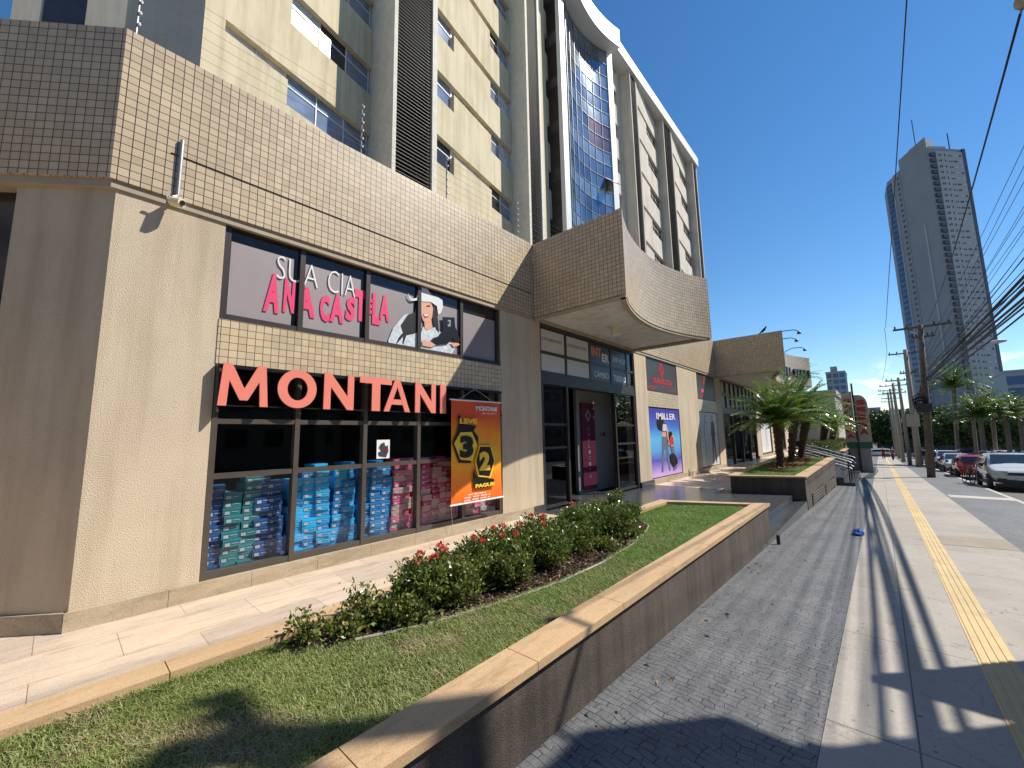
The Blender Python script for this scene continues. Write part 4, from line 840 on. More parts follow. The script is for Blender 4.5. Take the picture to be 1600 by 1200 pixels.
# planting bed outline: a long leaf shape along the inner coping
bed_f = [(1.18, 3.12), (1.26, 3.02), (1.50, 2.88), (1.95, 2.68), (2.6, 2.52), (3.3, 2.42), (4.1, 2.40), (4.9, 2.46), (5.6, 2.58), (6.1, 2.75), (6.35, 2.98), (6.35, 3.19)]
bed = bed_f+[(1.18, 3.19)]
b = MB(); b.prism(bed, -1.42, -1.40)
for i in range(0): pass
struct(b, 'planting_bed', 'soil')
ed = empty('bed_edging', (3.3, 2.4, -1.41), 'thin pale edging strip curving between lawn and flower bed', 'edging')
MB().tube([(x, y-.02, -1.395) for x, y in bed_f[2:]], .011, 6).build('strip', 'concrete', ed)
def inside(x, y, poly):
    r = np.zeros(len(x), bool); n = len(poly)
    for i in range(n):
        x0, y0 = poly[i]; x1, y1 = poly[(i+1) % n]; c = ((y0 > y) != (y1 > y)); 
        with np.errstate(divide='ignore', invalid='ignore'): xx = (x1-x0)*(y-y0)/(y1-y0)+x0
        r ^= c & (x < xx)
    return r
def smooth_noise(x, y, s, seed=0):
    g = np.random.default_rng(seed).random((64, 64)); X, Y = x*s, y*s; i, j = np.floor(X).astype(int), np.floor(Y).astype(int); fx, fy = X-i, Y-j
    fx, fy = fx*fx*(3-2*fx), fy*fy*(3-2*fy); G = lambda a, c: g[a % 64, c % 64]
    return G(i, j)*(1-fx)*(1-fy)+G(i+1, j)*fx*(1-fy)+G(i, j+1)*(1-fx)*fy+G(i+1, j+1)*fx*fy
def grass(name, x, y, z, h, mats, label, lean=.6, green=None):
    n = len(x); a = rng.uniform(0, 2*np.pi, n); le = rng.uniform(.15, lean, n)*h; w_ = rng.uniform(.0016, .0034, n)
    px, py = np.cos(a), np.sin(a); bx, by = -py, px; z = np.broadcast_to(z, (n,))
    p0 = np.stack([x-bx*w_, y-by*w_, z], 1); p1 = np.stack([x+bx*w_, y+by*w_, z], 1)
    m0 = np.stack([x+px*le*.4+bx*w_*.8, y+py*le*.4+by*w_*.8, z+h*.6], 1); m1 = np.stack([x+px*le*.4-bx*w_*.8, y+py*le*.4-by*w_*.8, z+h*.6], 1)
    t0 = np.stack([x+px*le*1.3+bx*w_*.1, y+py*le*1.3+by*w_*.1, z+h*.9], 1); t1 = np.stack([x+px*le*1.3-bx*w_*.1, y+py*le*1.3-by*w_*.1, z+h*.9], 1)
    V = np.stack([p0, p1, m0, m1, t0, t1], 1).reshape(-1, 3); i = np.arange(n)[:, None]*6
    Fc = np.stack([i+[0, 1, 2, 3], i+[3, 2, 4, 5]], 1).reshape(-1, 4)
    mi = None if green is None else np.repeat(green.astype(int), 2)
    o = fast(name, V, Fc, mats, mi=mi); return tag(o, label, 'grass', kind='stuff')
N = 330000
x = -1.0+9.7*rng.random(N)**1.25; y = rng.uniform(1.885, 3.215, N)
ok = ~inside(x, y, bed) & (x < 8.63-(y-1.88)*.37); x, y = x[ok], y[ok]
nz_ = smooth_noise(x, y, 3.1, 1)*.6+smooth_noise(x, y, 9, 2)*.4
keep = rng.random(len(x)) < np.clip(-.05+1.7*nz_+.10*x, .12, 1); x, y, nz_ = x[keep], y[keep], nz_[keep]
edge = np.maximum(0, 1-np.abs(y-3.2)/.12)
h = .022+.020*rng.random(len(x))+.028*edge*rng.random(len(x)); gr = (rng.random(len(x)) < np.clip((nz_-.42)*1.6+(x-2.6)*.22+edge*.6, .05, 1))
pat = smooth_noise(x, y, 1.7, 5)*.55+smooth_noise(x, y, 5.3, 6)*.45; gr = gr.astype(int); gr[(rng.random(len(x)) < np.clip((pat-.56)*3.2-.12*(x-3), 0, .75)) & (gr == 0)] = 2
h = h*(.75+.7*smooth_noise(x, y, 2.3, 8))
grass('lawn_grass', x, y, -1.415, h, ['grass_blade', 'grass_green', 'straw'], 'short patchy lawn filling the long raised planter beside the shop walkway', 1.3, gr)
# litter of dry leaves in the bed
def litter(name, x, y, z, size, m, label, cat='leaf litter'):
    C = np.stack([x, y, z+rng.uniform(0, .012, len(x))], 1); D = rng.normal(size=(len(x), 3)); D[:, 2] *= .35
    V, Fc = leaves(C, D, size, .5, jit=.5); o = fast(name, V, Fc, m); return tag(o, label, cat, kind='stuff')
x = rng.uniform(1.0, 6.4, 5200); y = rng.uniform(2.38, 3.2, 5200); ok = inside(x, y, bed); litter('leaf_litter', x[ok], y[ok], -1.398, .035, ['dead_leaf'], 'dry brown leaves and mulch lying in the flower bed')
x = rng.uniform(1.0, 6.4, 9000); y = rng.uniform(2.38, 3.2, 9000); ok = inside(x, y, bed); litter('soil_crumbs', x[ok], y[ok], -1.398, .03, ['soil'], 'dark crumbled soil clods in the flower bed', 'soil')
# flowering shrubs
def shrub(name, r, h, nl, label, mats=('leaf_shrub', 'leaf_yellow'), yel=.12, nf=0, seed=0, loose=1.0, lsize=.041):
    rg = np.random.default_rng(seed); rn = random.Random(seed)
    o = empty(name, (0, 0, 0), label, 'shrub', 'flowering shrubs in the planter bed')
    ns = int(26*loose); st = MB(); C = []; D = []; tips = []
    for i in range(ns):
        a = rn.uniform(0, 6.28); rr = r*math.sqrt(rn.random())*.95; hh = h*(1-.45*(rr/r)**2)*rn.uniform(.72, 1.08)
        tip = np.array([rr*math.cos(a), rr*math.sin(a), hh]); base = np.array([rr*.3*math.cos(a), rr*.3*math.sin(a), 0])
        mid = (base+tip)/2+np.array([rn.uniform(-.03, .03), rn.uniform(-.03, .03), 0]); st.tube([base, mid, tip], [.006, .0045, .003], 4); tips.append(tip)
        m = int(nl*1.9)//ns; tt = rg.random(m)**.6; P = base*(1-tt[:, None])+tip*tt[:, None]+(mid-(base+tip)/2)*4*(tt*(1-tt))[:, None]
        sp = .055*(1.15-tt*.45)[:, None]; P = P+rg.normal(size=(m, 3))*sp*np.array([1, 1, .6]); P[:, 2] = np.maximum(P[:, 2], .03)
        C.append(P); dd = rg.normal(size=(m, 3)); dd[:, 2] = np.abs(dd[:, 2])*.9+.2; dd[:, :2] += (P[:, :2]-base[:2])*3; D.append(dd)
    C = np.concatenate(C); D = np.concatenate(D); V, Fc = leaves(C, D, lsize, .5, jit=.35)
    mi = (rg.random(len(C)) < yel).astype(int); st.build('stems', 'trunk_fibre', o)
    fast('foliage', V, Fc, list(mats), o, mi=mi)
    tips.sort(key=lambda t: -t[2])
    for k in range(nf):
        t = tips[(k*2) % len(tips)]; n_ = 60; dd = rg.normal(size=(n_, 3)); dd[:, 2] = np.abs(dd[:, 2]); dd /= np.linalg.norm(dd, axis=1, keepdims=True)
        V, Fc = leaves(t+np.array([0, 0, .02])+dd*.022, dd+rg.normal(size=(n_, 3))*.7, .02, .7); fast('flower_cluster', V, Fc, ['petal'], o)
    return o
def place(o, x, y, z, rz=0, s=1.0): o.location = (x, y, z); o.rotation_euler = (0, 0, rz); o.scale = (s, s, s); return o
SH = [ # x, y, radius, height, leaves, flowers, yellow, loose, label
 (1.28, 3.08, .08, .26, 150, 0, .2, .25, 'small sparse upright seedling at the near tip of the flower bed'),
 (1.50, 3.00, .13, .13, 320, 0, .5, .5, 'low twiggy yellowish clump near the near tip of the bed'),
 (1.75, 2.97, .16, .22, 620, 0, .45, .7, 'small yellow green shrub left of the red blossoms'),
 (1.68, 3.12, .07, .36, 110, 0, .2, .2, 'tall bare seedling twig behind the yellow green shrub'),
 (2.12, 2.96, .25, .40, 2300, 4, .12, 1.2, 'leafy shrub with the brightest red blossoms at its left side'),
 (2.42, 2.78, .22, .33, 1500, 0, .35, 1, 'shrub with many yellowed leaves in front of the red flowering one'),
 (2.72, 3.02, .26, .40, 2200, 2, .15, 1.2, 'shrub with a few faded red blossoms, second of the flowering row'),
 (2.98, 2.76, .24, .36, 1700, 0, .22, 1, 'low bushy shrub at the front of the bed near its middle'),
 (3.28, 3.02, .28, .44, 2600, 4, .08, 1.2, 'tall dark green shrub with red blossoms on top in mid row'),
 (3.62, 2.80, .26, .42, 2000, 1, .12, 1.1, 'rounded dark shrub with glossy leaves before the tall one'),
 (3.98, 3.04, .30, .47, 2700, 2, .06, 1.2, 'dense tall shrub with two pale red blossoms near the entrance'),
 (4.5, 3.00, .30, .47, 2600, 1, .06, 1.2, 'dense dark green shrub, third from the far end of the row'),
 (5.1, 3.02, .33, .50, 2900, 0, .05, 1.3, 'broad dense shrub, second from the far end of the row'),
 (5.68, 3.00, .34, .52, 3200, 0, .05, 1.3, 'largest dense shrub ending the row at the far end of the bed'),
 (4.62, 2.62, .14, .13, 380, 0, .4, .5, 'low sparse sprout in the soil before the dense shrubs'),
 (5.25, 2.66, .17, .18, 520, 0, .3, .6, 'small young bush in front of the largest shrub'),
 (1.92, 2.80, .15, .20, 700, 0, .4, .7, 'low yellowed bush at the foot of the first red flowering shrub'),
 (2.42, 3.06, .22, .42, 1300, 2, .15, 1, 'upright bush behind the shrub with many yellowed leaves'),
 (3.02, 3.08, .22, .46, 1300, 1, .12, 1, 'upright bush between the faded blossoms and the tallest flowering shrub'),
 (3.66, 3.08, .24, .47, 1600, 1, .1, 1, 'bush behind the rounded dark shrub'),
 (4.25, 2.84, .22, .34, 1500, 0, .2, 1, 'low leafy bush before the gap near the garden spotlight'),
 (4.82, 3.06, .26, .50, 1800, 0, .06, 1, 'tall bush between the two broad shrubs near the far end'),
 (5.40, 2.86, .24, .40, 1600, 0, .1, 1, 'bushy front shrub below the broad one near the far end')]
for i, (x, y, r, h, nl, nf, ye, lo, lab) in enumerate(SH):
    place(shrub('flowering_shrub', r, h, nl, lab, yel=ye, nf=nf, seed=20+i, loose=lo), x, y, -1.41)
# second planter with the palms, third planter with the hedge
p2 = empty('garden_planter', (19, 2.7, -1.8), 'raised planter with three palms and a brown mulch patch beyond the steps', 'planter')
P2 = [(13.52, 3.42), (14.17, 1.67), (24.5, 1.67), (24.5, 3.9)]
b = MB(); b.prism(P2, gw, ZC-.0); b.build('wall', 'planter_plaster', p2)
b = MB(); 
for x0, x1 in ((15.3, 18.6), (19.2, 23.6)):
    b.box(x0, x1, 1.655, 1.668, GZ(x1)+.12, GZ(x0)+.36)
g_ = b.build('vent_opening', 'black', p2)
b = MB()
for x0, x1 in ((15.3, 18.6), (19.2, 23.6)):
    for k in range(4): b.obox((x0, 1.62, GZ(x0)+.10+.085*k), (x1-x0, 0, GZ(x1)-GZ(x0)), (0, .035, 0), (0, 0, .022))
b.build('vent_slat', 'planter_plaster', p2)
slabs([[(14.16, 1.63), (24.52, 1.63), (24.52, 1.93), (14.05, 1.93)], [(14.045, 1.935), (14.30, 1.935), (13.78, 3.26), (13.44, 3.5)], [(13.44, 3.505), (13.78, 3.265), (24.5, 3.72), (24.5, 3.98)]], ZC, ZC+.045, 'coping', p2)
b = MB(); b.prism([(14.31, 1.94), (24.4, 1.94), (24.4, 3.70), (13.8, 3.25)], ZC-.1, ZC+.012); struct(b, 'lawn_soil', 'lawn_soil')
N = 60000; x = rng.uniform(13.8, 24.4, N); y = rng.uniform(1.94, 3.7, N); m_ = ((x-20)/4.2)**2+((y-2.75)/.55)**2
ok = inside(x, y, [(14.31, 1.94), (24.4, 1.94), (24.4, 3.70), (13.8, 3.25)]) & (m_ > 1); x, y = x[ok], y[ok]
grass('lawn_grass', x, y, ZC+.012, .03+.03*rng.random(len(x)), ['grass_green', 'grass_blade'], 'green lawn around the palms in the second planter', .9, rng.random(len(x)) < .2)
x = rng.uniform(15.8, 24.2, 9000); y = rng.uniform(2.1, 3.5, 9000); ok = ((x-20)/4.2)**2+((y-2.75)/.58)**2 < 1
litter('mulch', x[ok], y[ok], ZC+.015, .07, ['dead_leaf'], 'reddish brown bark mulch around the palm trunks', 'mulch')
n_ = 260; x = rng.uniform(1.5, 24, n_); y = 1.62-np.abs(rng.normal(0, .35, n_)); z = -1.76-.033*x+.004; C = np.stack([x, y, z], 1); D = rng.normal(size=(n_, 3)); D[:, 2] *= .15; V, Fc = leaves(C, D, .035, .5, jit=.6); tag(fast('leaf_litter', V, Fc, ['dead_leaf']), 'scattered dry leaf scraps along the foot of the planter wall', 'leaf litter', kind='stuff')
p3 = empty('garden_planter', (40, 2.7, -1.8), 'farther raised planter topped by a clipped hedge beyond the handrails', 'planter')
b = MB(); b.prism([(31.4, 1.67), (60, 1.67), (60, 3.9), (28.9, 3.9), (28.9, 3.3)], lambda x, y: GZ(x)-.3, ZC+.02); b.build('wall', 'planter_plaster', p3)
b = MB()
for k in range(7): b.box(32.4+k*2.4, 33.9+k*2.4, 1.655, 1.668, GZ(34+k*2.4)+.15, ZC-.25)
b.build('vent_opening', 'black', p3)
slabs([[(31.4, 1.62), (60, 1.62), (60, 1.9), (31.2, 1.9)], [(31.2, 1.905), (31.5, 1.905), (29.2, 3.3), (28.9, 3.3)]], ZC+.02, ZC+.07, 'coping', p3)
def foliage_cloud(name, cs, rs, n, size, mats, parent, seed, hollow=.55, flat=1, mix=.3):
    "leaf-sized faces spread through a set of overlapping lobes"
    rg = np.random.default_rng(seed); C = []; D = []
    vol = np.array([r**2 for r in rs]); cnt = (n*vol/vol.sum()).astype(int)
    for c, r, k in zip(cs, rs, cnt):
        d = rg.normal(size=(k, 3)); d /= np.linalg.norm(d, axis=1, keepdims=True); rad = r*(hollow+(1-hollow)*rg.random(k)**.6)*(1+.25*np.sin(d[:, 0]*7+d[:, 1]*5+c[0]*3)*np.cos(d[:, 2]*6+c[1]))
        p = np.array(c)+d*rad[:, None]*np.array([1, 1, flat]); C.append(p); dd = d+rg.normal(size=(k, 3))*.8; dd[:, 2] -= .15; D.append(dd)
    C = np.concatenate(C); D = np.concatenate(D); V, Fc = leaves(C, D, size, .55, jit=.4)
    return fast(name, V, Fc, list(mats), parent, mi=(rg.random(len(C)) < mix).astype(int))
for i, (x0, x1, lab) in enumerate(((29.6, 36, 'nearer clipped green hedge on the third planter'), (37, 45, 'farther clipped green hedge on the third planter'))):
    h_ = empty('hedge', (x0, 2.7, ZC), lab, 'hedge', 'clipped hedges on the far planter'); cs = []; rs = []
    for x in np.arange(x0+.4, x1, .45):
        for y in (2.2, 2.7, 3.2): cs.append((x, y, ZC+.32)); rs.append(.42)
    foliage_cloud('foliage', cs, rs, 12000, .07, ('leaf_hedge', 'leaf_yellow'), h_, 5+i, .6, .9, .1)
    st = MB()
    for x in np.arange(x0+.5, x1, .9): st.tube([(x, 2.7, ZC), (x+.05, 2.68, ZC+.4)], .02, 5)
    st.build('stems', 'trunk_fibre', h_)
# ------------------------------------------------------------------ palms
def palm(name, base, crown, rt, nfr, flen, label, mats=('leaf_palm', 'leaf_palm_pale'), grp=None, seed=0, trunk='trunk_fibre', leaf=.30, nleaf=46, droop=.8, lw=.022, rough=True, cat='palm tree'):
    rn = random.Random(seed); rg = np.random.default_rng(seed); B, Cn = Vector(base), Vector(crown); o = empty(name, base, label, cat, grp)
    t = MB(); pts = []; rs = []; n = 16
    for i in range(n+1):
        u = i/n; p = B.lerp(Cn, u)+Vector((math.sin(u*3.1)*.05, math.cos(u*2.2)*.04, 0)); pts.append(p); rs.append(rt*(1.0 if not rough else (.62+.55*u+(.12 if i % 2 else 0))))
    t.tube(pts, rs, 10)
    if rough:
        for i in range(170):
            u = rn.random(); p = B.lerp(Cn, u)+Vector((math.sin(u*3.1)*.05, math.cos(u*2.2)*.04, 0)); a = rn.uniform(0, 6.28); r = rt*(.62+.55*u); d = Vector((math.cos(a), math.sin(a), .5)); q = p+Vector((math.cos(a)*r*.8, math.sin(a)*r*.8, 0))
            t.tube([q, q+d*.055*(rt/.12)], [.02*(rt/.12), .007], 4)
    t.build('trunk', trunk, o)
    C = []; D = []; Wd = []; rb = MB(); sizes = []
    for f in range(nfr):
        a = f*2.39996+rn.uniform(-.2, .2); e = math.radians(84-74*((f+.5)/nfr)**.95)+rn.uniform(-.08, .08); L_ = flen*rn.uniform(.85, 1.08)
        d = Vector((math.cos(a)*math.cos(e), math.sin(a)*math.cos(e), math.sin(e))); p = Vector(Cn)+Vector((0, 0, -.05)); step = L_/12; pp = [p.copy()]; dirs = [d.copy()]
        for s in range(12):
            d = (d+Vector((0, 0, -.105*droop*(.4+s*.12)))).normalized(); p = p+d*step; pp.append(p.copy()); dirs.append(d.copy())
        rb.tube(pp, [.012*(1-i/14)*flen/1.4+.003 for i in range(13)], 4, cap=False)
        for s in range(nleaf):
            u = .12+.88*s/nleaf; k = min(11, int(u*12)); fr_ = u*12-k; c = pp[k].lerp(pp[k+1], fr_); dd = dirs[k]; side = dd.cross(Vector((0, 0, 1))).normalized()
            ll = leaf*math.sin(math.pi*min(1, .18+u*.80))**.6
            for sg2 in (-1, 1):
                v = side*sg2*.85+dd*.62+Vector((0, 0, rn.uniform(-.05, .28)-.25*u)); v.normalize(); C.append(c); D.append(v); sizes.append(ll*rn.uniform(.85, 1.1))
    C = np.array([tuple(c) for c in C]); D = np.array([tuple(d) for d in D]); sz = np.array(sizes)[:, None]; n = len(C)
    W2 = np.cross(D, np.tile([0, 0, 1.], (n, 1))); W2 /= np.maximum(1e-6, np.linalg.norm(W2, axis=1, keepdims=True)); W2 = W2+rg.normal(size=(n, 3))*.25
    m = C+D*sz*.55; tip = C+D*sz; tip[:, 2] -= sz[:, 0]*.22*droop
    V = np.stack([C-W2*lw*.25, C+W2*lw*.25, m+W2*lw*.5, tip, m-W2*lw*.5], 1).reshape(-1, 3); i = np.arange(n)[:, None]*5
    Fc = np.concatenate([(i+[0, 1, 2, 4]), (i+[4, 2, 3, 3])], 0)
    V4 = V; F1 = (i+[0, 1, 2, 4]); F2 = (i+[2, 3, 4])
    me = bpy.data.meshes.new('fronds'); off = np.array(base); V4 = V4-off
    me.from_pydata(V4.tolist(), [], F1.tolist()+F2.tolist()); [me.materials.append(M[k]) for k in mats]; mi = (np.repeat(rg.random(nfr), nleaf*2) < .3).astype(int); me.polygons.foreach_set('material_index', np.concatenate([mi, mi]).astype(np.int32))
    fo = bpy.data.objects.new('fronds', me); col.objects.link(fo); fo.parent = o; WL[fo.name] = Vector(base)
    rb.build('rachis', mats[1], o, smooth=True); return o
palm('palm_tree', (17.62, 2.72, ZC), (17.35, 2.70, .30), .14, 52, 1.8, 'dwarf palm with the nearest shaggy trunk in the second planter', seed=1, grp='dwarf palms in the second planter', leaf=.34, nleaf=58, lw=.026)
palm('palm_tree', (20.9, 2.84, ZC), (20.3, 2.55, .62), .15, 52, 2.0, 'dwarf palm with the middle trunk of the three in the second planter', seed=2, grp='dwarf palms in the second planter', leaf=.36, nleaf=58, lw=.026)
palm('palm_tree', (23.8, 2.85, ZC), (23.4, 2.5, .42), .15, 52, 2.0, 'dwarf palm with the farthest trunk of the three in the second planter', seed=3, grp='dwarf palms in the second planter', leaf=.36, nleaf=58, lw=.026)
palm('palm_tree', (33.5, 2.8, ZC), (33.3, 2.6, .1), .17, 36, 1.9, 'dwarf palm rising behind the nearer clipped hedge', seed=4, grp='dwarf palms behind the hedge', leaf=.38, nleaf=30, lw=.03)
palm('palm_tree', (37.0, 2.6, ZC), (36.8, 2.3, .35), .17, 36, 2.0, 'dwarf palm between the two clipped hedges', seed=5, grp='dwarf palms behind the hedge', leaf=.38, nleaf=30, lw=.03)
palm('palm_tree', (48, 5.2, -1.9), (48, 5.2, 5.0), .18, 30, 2.2, 'tall palm showing over the corner of the far canopy', seed=6, leaf=.4, nleaf=26, lw=.035)
# ------------------------------------------------------------------ handrails at the second steps
for k, (x, lab) in enumerate(((25.0, 'nearest tubular steel handrail beside the second steps'), (26.6, 'second tubular steel handrail beside the second steps'), (29.3, 'farthest tubular steel handrail beside the second steps'))):
    h_ = empty('handrail', (x, 1.2, -2.6), lab, 'handrail', 'steel handrails at the second steps')
    for dz in (0, -.28):
        MB().tube([(x, 3.35, -1.12+dz+.0), (x, 3.5, -1.0+dz), (x, 3.42, -.88+dz), (x, 3.2, -.86+dz), (x, 2.6, -1.02+dz), (x, 1.15, -1.50+dz), (x, 1.08, -1.56+dz)], .024, 8).build('rail', 'steel', h_)
    for y, z in ((1.2, -1.5), (2.2, -1.2), (3.2, -.9)): MB().tube([(x, y, GZ(x)-.1 if y < 1.5 else -2.1 if y < 2 else -1.8), (x, y, z)], .026, 8).build('post', 'black', h_)
# ------------------------------------------------------------------ totem sign
mat('sign_green', (.02, .12, .08), .5, .1)
tm = empty('totem_sign', (38, 1.0, GZ(38)), 'tall totem sign with dark central blade and red letters GALERIA and SEBBA', 'sign')
def plate_x(x, poly, th):
    b = MB(); n = len(poly); A = [(x, y, z) for y, z in poly]; B = [(x+th, y, z) for y, z in poly]; b.face(A[::-1]); b.face(B)
    for i in range(n): b.face([A[i], A[(i+1) % n], B[(i+1) % n], B[i]])
    return b
plate_x(38, [(1.18, GZ(38)), (1.08, GZ(38)), (1.08, 3.3), (1.18, 3.3)], .5).build('blade', 'black', tm)
plate_x(38.1, [(1.78, -.9), (1.78, 2.55), (1.2, 2.75), (1.2, -.9)][::-1], .3).build('panel', 'far_beige', tm)
pz = [(1.07, -.9), (.38, -.9), (.38, 1.7)]+[(.38+.45*(1-math.cos(a)), 1.7+.75*math.sin(a)) for a in (.3, .6, .9, 1.2, 1.57)]+[(1.07, 2.45)]
plate_x(38.1, pz[::-1], .3).build('panel', 'far_beige', tm); plate_x(38.08, [(1.78, -.9), (.38, -.9), (.38, -1.35), (1.78, -1.35)][::-1], .34).build('band', 'sign_green', tm); plate_x(38.12, [(1.7, -1.35), (.5, -1.35), (.5, -3.2), (1.7, -3.2)][::-1], .3).build('base', 'far_wall', tm)
def text_x(s, yl, z0, yr, z1, x, m, parent):
    V, Fc = text_mb(s, 1, .06, .5); V = np.array(V); lo, hi = V.min(0), V.max(0); u = (V[:, 0]-lo[0])/(hi[0]-lo[0]); v = (V[:, 1]-lo[1])/(hi[1]-lo[1])
    b = MB(); b.v = [tuple(p) for p in np.stack([x-V[:, 2]*.03, yl+(yr-yl)*u, z0+(z1-z0)*v], 1)]; b.f = Fc; b.mi = [0]*len(Fc); b.uv = [[(0, 0)]*len(f) for f in Fc]; return b.build('letter', m, parent)
mat('sign_red', (.40, .015, .02), .5, .05)
for k, ch in enumerate('SEBBA'): text_x(ch, .98, 1.72-k*.52, .50, 2.1-k*.52, 38.085, 'sign_red', tm)
for k, ch in enumerate('GALERIA'): text_x(ch, 1.70, 1.9-k*.42, 1.30, 2.2-k*.42, 38.085, 'sign_red', tm)
# ------------------------------------------------------------------ utility poles and cables
def upole(x, y, top, r, m, label, arms=((-.25, 1.2, 1.6),), box=None, coil=None, lean=0):
    o = empty('utility_pole', (x, y, GZ(x)), label, 'utility pole', 'utility poles along the kerb')
    MB().tube([(x, y, GZ(x)-.3), (x, y+lean*.5, (top+GZ(x))/2), (x, y+lean, top)], [r, r*.85, r*.65], 10).build('pole', m, o, smooth=True)
    for dz, l1, l2 in arms:
        z = top+dz; a = MB().obox((x-.06, y+lean-l2, z-.05), (.12, 0, 0), (0, l1+l2, 0), (0, 0, .11)).build('crossarm', 'pole_wood', o)
        for yy in (-l2+.1, -l2*.45, l1*.5, l1-.1): MB().lathe((x, y+lean+yy, z+.06), [(.02, 0), (.055, .03), (.03, .08), (.05, .12), (.015, .19)], 8).build('insulator', 'trim_black', a)
        MB().tube([(x-.05, y+lean, z-.55), (x-.05, y+lean+l1*.6, z-.05)], .015, 5).build('brace', 'grey_metal', a)
    if box: MB().box(x-.3, x-.02, y-box[0], y+box[0], box[1], box[2]).build('meter_box', 'far_beige', o)
    if coil:
        b = MB()
        for i in range(9):
            rr = random.uniform(.2, .34); zz = coil+random.uniform(-.3, .3); b.tube([(x-.18+random.uniform(-.08, .08), y+rr*math.cos(a_*.63)*1.1, zz+rr*1.2*math.sin(a_*.63)) for a_ in range(11)], .028, 5)
        b.build('cable_coil', 'wire', o); MB().obox((x-.42, y-.45, coil-.55), (.3, 0, 0), (0, .7, 0), (0, 0, .5)).build('splice_box', 'black', o)
    return o
upole(34.88, -2.07, 6.3, .19, 'pole_wood', 'nearest tarred wooden utility pole with crossarm and black cable coils', ((-.12, 1.25, 1.3), (-.75, .5, .55)), coil=1.5, lean=-.5)
upole(52.1, -2.46, 7.3, .24, 'pole_concrete', 'second utility pole, leaning pale concrete with a beige box', ((-.35, 1.2, 1.4), (-2.2, .6, .6)), box=(.42, .15, 1.25), lean=-.15)
upole(57.0, -2.05, 5.2, .17, 'pole_concrete', 'third utility pole, slim and close left of the beige box', ((-.3, 1.0, 1.0),))
upole(68.7, -1.93, 5.6, .2, 'pole_concrete', 'fourth utility pole down the pavement', ((-.3, 1.3, 1.3), (-1.2, 1.1, 1.1)))
upole(90, -2.1, 6.5, .2, 'pole_concrete', 'fifth utility pole, far down the pavement', ((-.3, 1.5, 1.5), (-1.6, 1.2, 1.2)))
upole(111, -2.2, 7.2, .22, 'pole_concrete', 'farthest utility pole of the row', ((-.3, 1.5, 1.5), (-1.8, 1.2, 1.2)))
p0 = upole(7.1, -3.02, 8.0, .2, 'pole_concrete', 'utility pole just beyond the right edge, carrying the cables over the pavement', ((-.4, .6, .8),), coil=3.6)
MB().tube([(7.1, -3.02, 5.1), tuple(at(1604, -6, 0, 7.1))], .03, 6).build('bracket', 'grey_metal', p0)
q = at(1597, 2, 0, 7.1); MB().blob(tuple(q), .07, .07, .10, 8, 6, .15).build('insulator', 'far_beige', p0); MB().tube([tuple(q+[0, 0, -.05]), tuple(at(1594, 22, 0, 7.1))], .012, 5).build('clamp', 'grey_metal', p0)
MB().obox((6.9, -3.5, 4.2), (.5, 0, 0), (0, .9, 0), (0, 0, 1.1)).build('transformer', 'grey_metal', p0)
sl = empty('street_lamp', (34.9, -2.2, 3.5), 'street lamp arm with a pale head reaching over the road from the nearest pole', 'street lamp')
a0, a1, a2 = at(1500, 552, 0, 34.9), at(1547, 535, 0, 34.9), at(1573, 532, 0, 34.9)
MB().tube([(34.9, -2.2, 4.2), tuple(a0), tuple(a1)], [.035, .035, .03], 6).build('arm', 'grey_metal', sl); MB().tube([tuple(a1), tuple((a1+a2)/2), tuple(a2)], [.06, .12, .05], 8).build('lamp_head', 'white_paint', sl)
def cable(A, Bp, sag, r, label, n=18, name='overhead_cable'):
    A, Bp = Vector(A), Vector(Bp); pts = [A.lerp(Bp, i/n)-Vector((0, 0, 4*sag*(i/n)*(1-i/n))) for i in range(n+1)]
    o = MB().tube(pts, r, 5).build(name, 'wire', smooth=True); return tag(o, label, 'cable', 'overhead cables strung between the poles')
def thru(px, py, y, E, back=None):
    "extends the line from the pole end E through the point seen there, back towards the near pole"
    q = Vector(at(px, py, 1, y)); E = Vector(E); d = (q-E).normalized(); return q+d*(back if back else (q.x-7.12)/abs(d.x))
E1 = (34.88, -2.4, 2.9)
bundle = [(1600, 430, -3.0, .036), (1600, 441, -3.05, .03), (1600, 448, -2.95, .034), (1600, 458, -3.08, .028), (1600, 470, -2.9, .022)]
for k, (px, py, y, r) in enumerate(bundle): cable(thru(px, py, y, E1), (E1[0], E1[1]+.03*k, E1[2]-.10*k), (.04, .12, .02, .16, .24)[k], r, '%s thick black cable of the lowest sagging bundle at the right edge' % ORD[k])
singles = [(1600, 225), (1600, 243), (1600, 280), (1600, 300), (1600, 322), (1600, 338), (1600, 352), (1600, 362), (1600, 375), (1600, 385), (1600, 396), (1600, 408), (1600, 418)]
for k, (px, py) in enumerate(singles):
    cable(thru(px, py, -2.9-.06*(k % 4), (34.88, -2.3, 3.9-.07*k)), (34.88, -2.3-.05*(k % 3), 3.9-.07*k), (.05, .22, .0, .35, .12, .3, .02, .4, .18, .28, .1, .45, .06)[k], .006 if k < 9 else .010, 'overhead cable number %s from the top of the fan leaving the right edge' % ORD[k])
pa = Vector((34.88, -1.0, 6.45)); cable(thru(1416, 0, -1.2, pa, 14), pa, .05, .013, 'thin wire running almost straight up from the left end of the nearest crossarm')
pa = Vector((34.88, -2.9, 6.45)); cable(tuple(at(1594, 22, 0, 7.1)), pa, .35, .013, 'thin sagging wire from the top right corner to the nearest crossarm')
